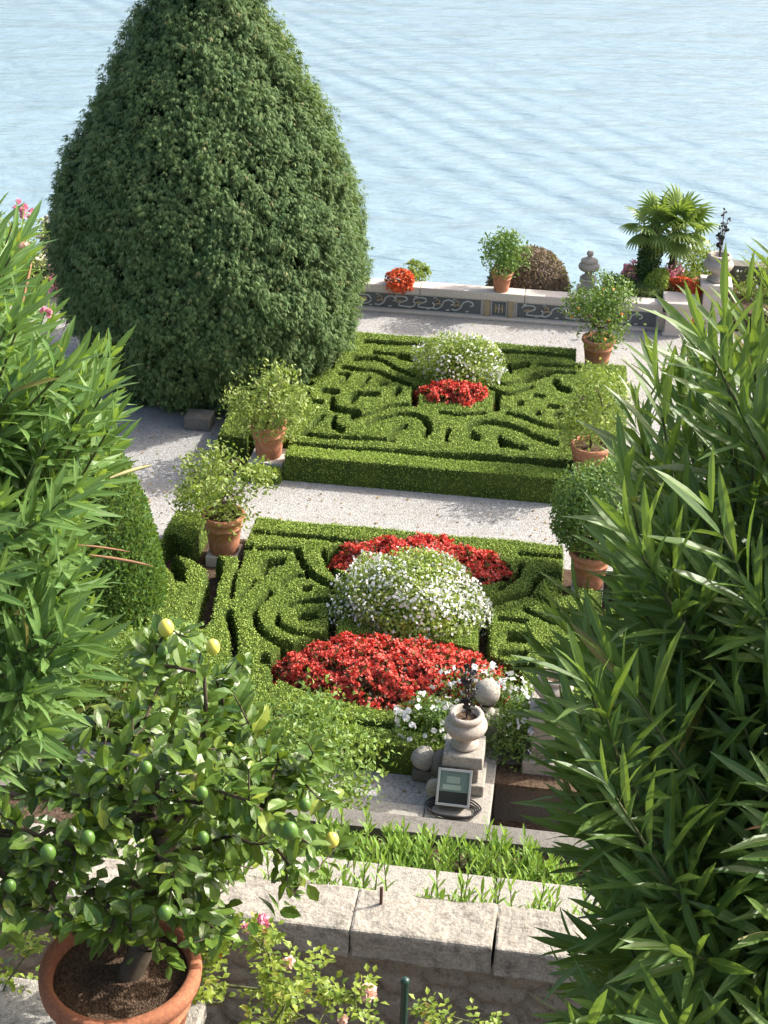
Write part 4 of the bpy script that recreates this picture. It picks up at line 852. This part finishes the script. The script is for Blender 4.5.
# ------------------------------------------------------------------ oleanders
def oleander(label, poly, D0, D1, n, root, core, ls, mat, xr, yr, ext=(), dirbias=(0, 0, .6), flowers=(), pods=(), Lr=(.25, .4), W=8, op0=1.25, op1=.9, wd=1.0):
    T = thing('oleander_bush', label, 'bush', tuple(root))
    tips = []
    while len(tips) < n:
        x, y = U(*xr), U(*yr)
        if inpoly(x, y, poly): tips.append(atD(x, y, U(D0, D1)))
    tips = np.array(tips); core = np.array(core); D = nrm(nrm(tips-core)*1.0+np.array(dirbias)+.42*rdir(n))
    L = U(*Lr, n); bases = tips-D*L[:, None]
    P, par, R, tp, Dd = grow([root, root*.6+core*.4, root*.25+core*.75, core], bases-D*.12, .16, .0030, .5, .02)
    mb = MB(); branch_mesh(mb, P, par, R, 6)
    for b, t in zip(bases-D*.12, tips): tube(mb, [b, t-(t-b)*.06], [.005, .0025], 5)
    mb.build('stem', M['bark_green'], T)
    mb = MB()
    for w in range(W):
        f = w/(W-1); 
        for k in range(3):
            a = k*2*PI/3+w*1.05+U(0, .35, n); X = nrm(np.cross(D, [[.3, .2, 1.]])); Yv = np.cross(D, X); pr_ = np.cos(a)[:, None]*X+np.sin(a)[:, None]*Yv
            op = (op0-op1*f)+U(-.25, .25, n); d = nrm(D*1.0+pr_*op[:, None]+[0, 0, -.05*(1-f)]+.16*rdir(n)); Q = bases+D*(L*f)[:, None]
            kk = U(0, 1, n) < .93; Nn = nrm(D-d*.3+.15*rdir(n)); tm = OLE if k else OLE2
            inst(mb, tm, Q[kk], d[kk], Nn[kk], (U(ls*.62, ls*1.15, n)*(1-.35*f**3))[kk], 0, np.clip(U(0, .9, n)*.8+.1*f+(U(0, 1, n) < .02)*.5, 0, 1)[kk], False, wd)
    mb.build('foliage', M[mat], T)
    for (x, y, D_, s_, mt) in flowers:
        q = atD(x, y, D_); mb = MB(); st = MB(); tube(st, [q+np.array([-.10, 0, -.22]), q+np.array([-.03, 0, -.07]), q], [.003, .002, .001], 5); st.build('flower_stalk', M['bark_green'], T)
        for b in range(6):
            o = q+rdir(1)[0]*s_*1.2; m_ = 6; d = nrm(rdir(m_)+[0, 0, .6]); inst(mb, PET, o+d*s_*.4, rdir(m_), d, s_*.9)
        mb.build('blossom', M[mt], T)
    for (x0_, y0_, x1_, y1_, D_, w_, mt) in pods:
        a = atD(x0_, y0_, D_); b = atD(x1_, y1_, D_+.05); t = np.linspace(0, 1, 7)[:, None]; mb = MB(); tube(mb, a+(b-a)*t+np.array([0, 0, .002])*np.sin(t*PI), .7*w_*np.array([.5, .8, 1, 1, .9, .7, .2]), 6); mb.build('seed_pod', M[mt], T)
LPY = [(-420, 250), (-160, 205), (-10, 212), (16, 220), (30, 275), (52, 318), (72, 352), (110, 338), (120, 385), (112, 430), (125, 445), (95, 500), (75, 530), (95, 575), (85, 620), (100, 650), (80, 690), (60, 730), (20, 765), (-60, 800), (-420, 900)]
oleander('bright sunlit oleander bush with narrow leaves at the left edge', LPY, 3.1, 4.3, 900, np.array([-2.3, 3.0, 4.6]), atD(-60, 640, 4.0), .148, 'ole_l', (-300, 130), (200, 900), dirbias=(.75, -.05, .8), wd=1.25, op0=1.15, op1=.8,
         flowers=[(18, 208, 3.6, .012, 'pink'), (26, 214, 3.6, .012, 'pink'), (45, 313, 3.5, .009, 'pink'), (25, 246, 3.6, .010, 'palepink')],
         pods=[(110, 478, 152, 465, 3.3, .006, 'podg'), (90, 555, 153, 566, 3.2, .0045, 'podb'), (78, 545, 130, 552, 3.2, .0035, 'podb'), (22, 305, 32, 262, 3.4, .005, 'podb')])
RPY = [(1150, 200), (900, 190), (775, 262), (738, 300), (712, 330), (690, 345), (662, 362), (640, 382), (632, 425), (645, 455), (605, 480), (590, 520), (615, 560), (575, 600), (548, 635), (535, 680), (550, 730), (548, 790), (570, 850), (570, 900), (575, 950), (545, 1000), (545, 1080), (700, 1200), (1150, 1200)]
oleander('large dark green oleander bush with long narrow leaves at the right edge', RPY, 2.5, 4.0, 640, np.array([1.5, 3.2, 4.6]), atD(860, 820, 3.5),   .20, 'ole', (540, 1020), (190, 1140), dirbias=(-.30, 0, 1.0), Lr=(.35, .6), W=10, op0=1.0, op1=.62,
         pods=[(738, 940, 768, 932, 2.6, .005, 'podg'), (745, 830, 768, 826, 2.6, .003, 'podb')])

# ------------------------------------------------------------------ camera, light, world
cam = bpy.data.cameras.new('camera'); co = bpy.data.objects.new('camera', cam); COL.objects.link(co); S.camera = co
m = Matrix(((CR[0], CU[0], -CF[0], 0), (CR[1], CU[1], -CF[1], 0), (CR[2], CU[2], -CF[2], CAMH), (0, 0, 0, 1))); co.matrix_world = m
cam.sensor_fit = 'VERTICAL'; cam.sensor_height = 24; cam.lens = F/1024*24; cam.clip_end = 20000; cam.clip_start = .05
EL = math.radians(38); AZ = math.radians(63)     # azimuth from +Y towards +X
sd = Vector((math.sin(AZ)*math.cos(EL), math.cos(AZ)*math.cos(EL), math.sin(EL)))
L = bpy.data.lights.new('sun', 'SUN'); L.energy = 3.5; L.angle = math.radians(.6); L.color = (1, .96, .90)
lo = bpy.data.objects.new('sun', L); COL.objects.link(lo); lo.rotation_euler = sd.to_track_quat('Z', 'Y').to_euler()
W = bpy.data.worlds.new('World'); S.world = W; W.use_nodes = True; nt = W.node_tree
sk = nt.nodes.new('ShaderNodeTexSky'); sk.sky_type = 'NISHITA'; sk.sun_disc = False; sk.sun_elevation = EL; sk.sun_rotation = AZ; sk.dust_density = 6.0; sk.air_density = 1.0
bg = nt.nodes['Background']; bg.inputs[1].default_value = .15; nt.links.new(sk.outputs[0], bg.inputs[0])
S.view_settings.view_transform = 'Standard'; S.view_settings.look = 'None'; S.view_settings.exposure = 1.05; S.view_settings.gamma = 1
S.render.engine = 'CYCLES'; S.cycles.use_denoising = True; S.cycles.max_bounces = 6; S.cycles.transparent_max_bounces = 8
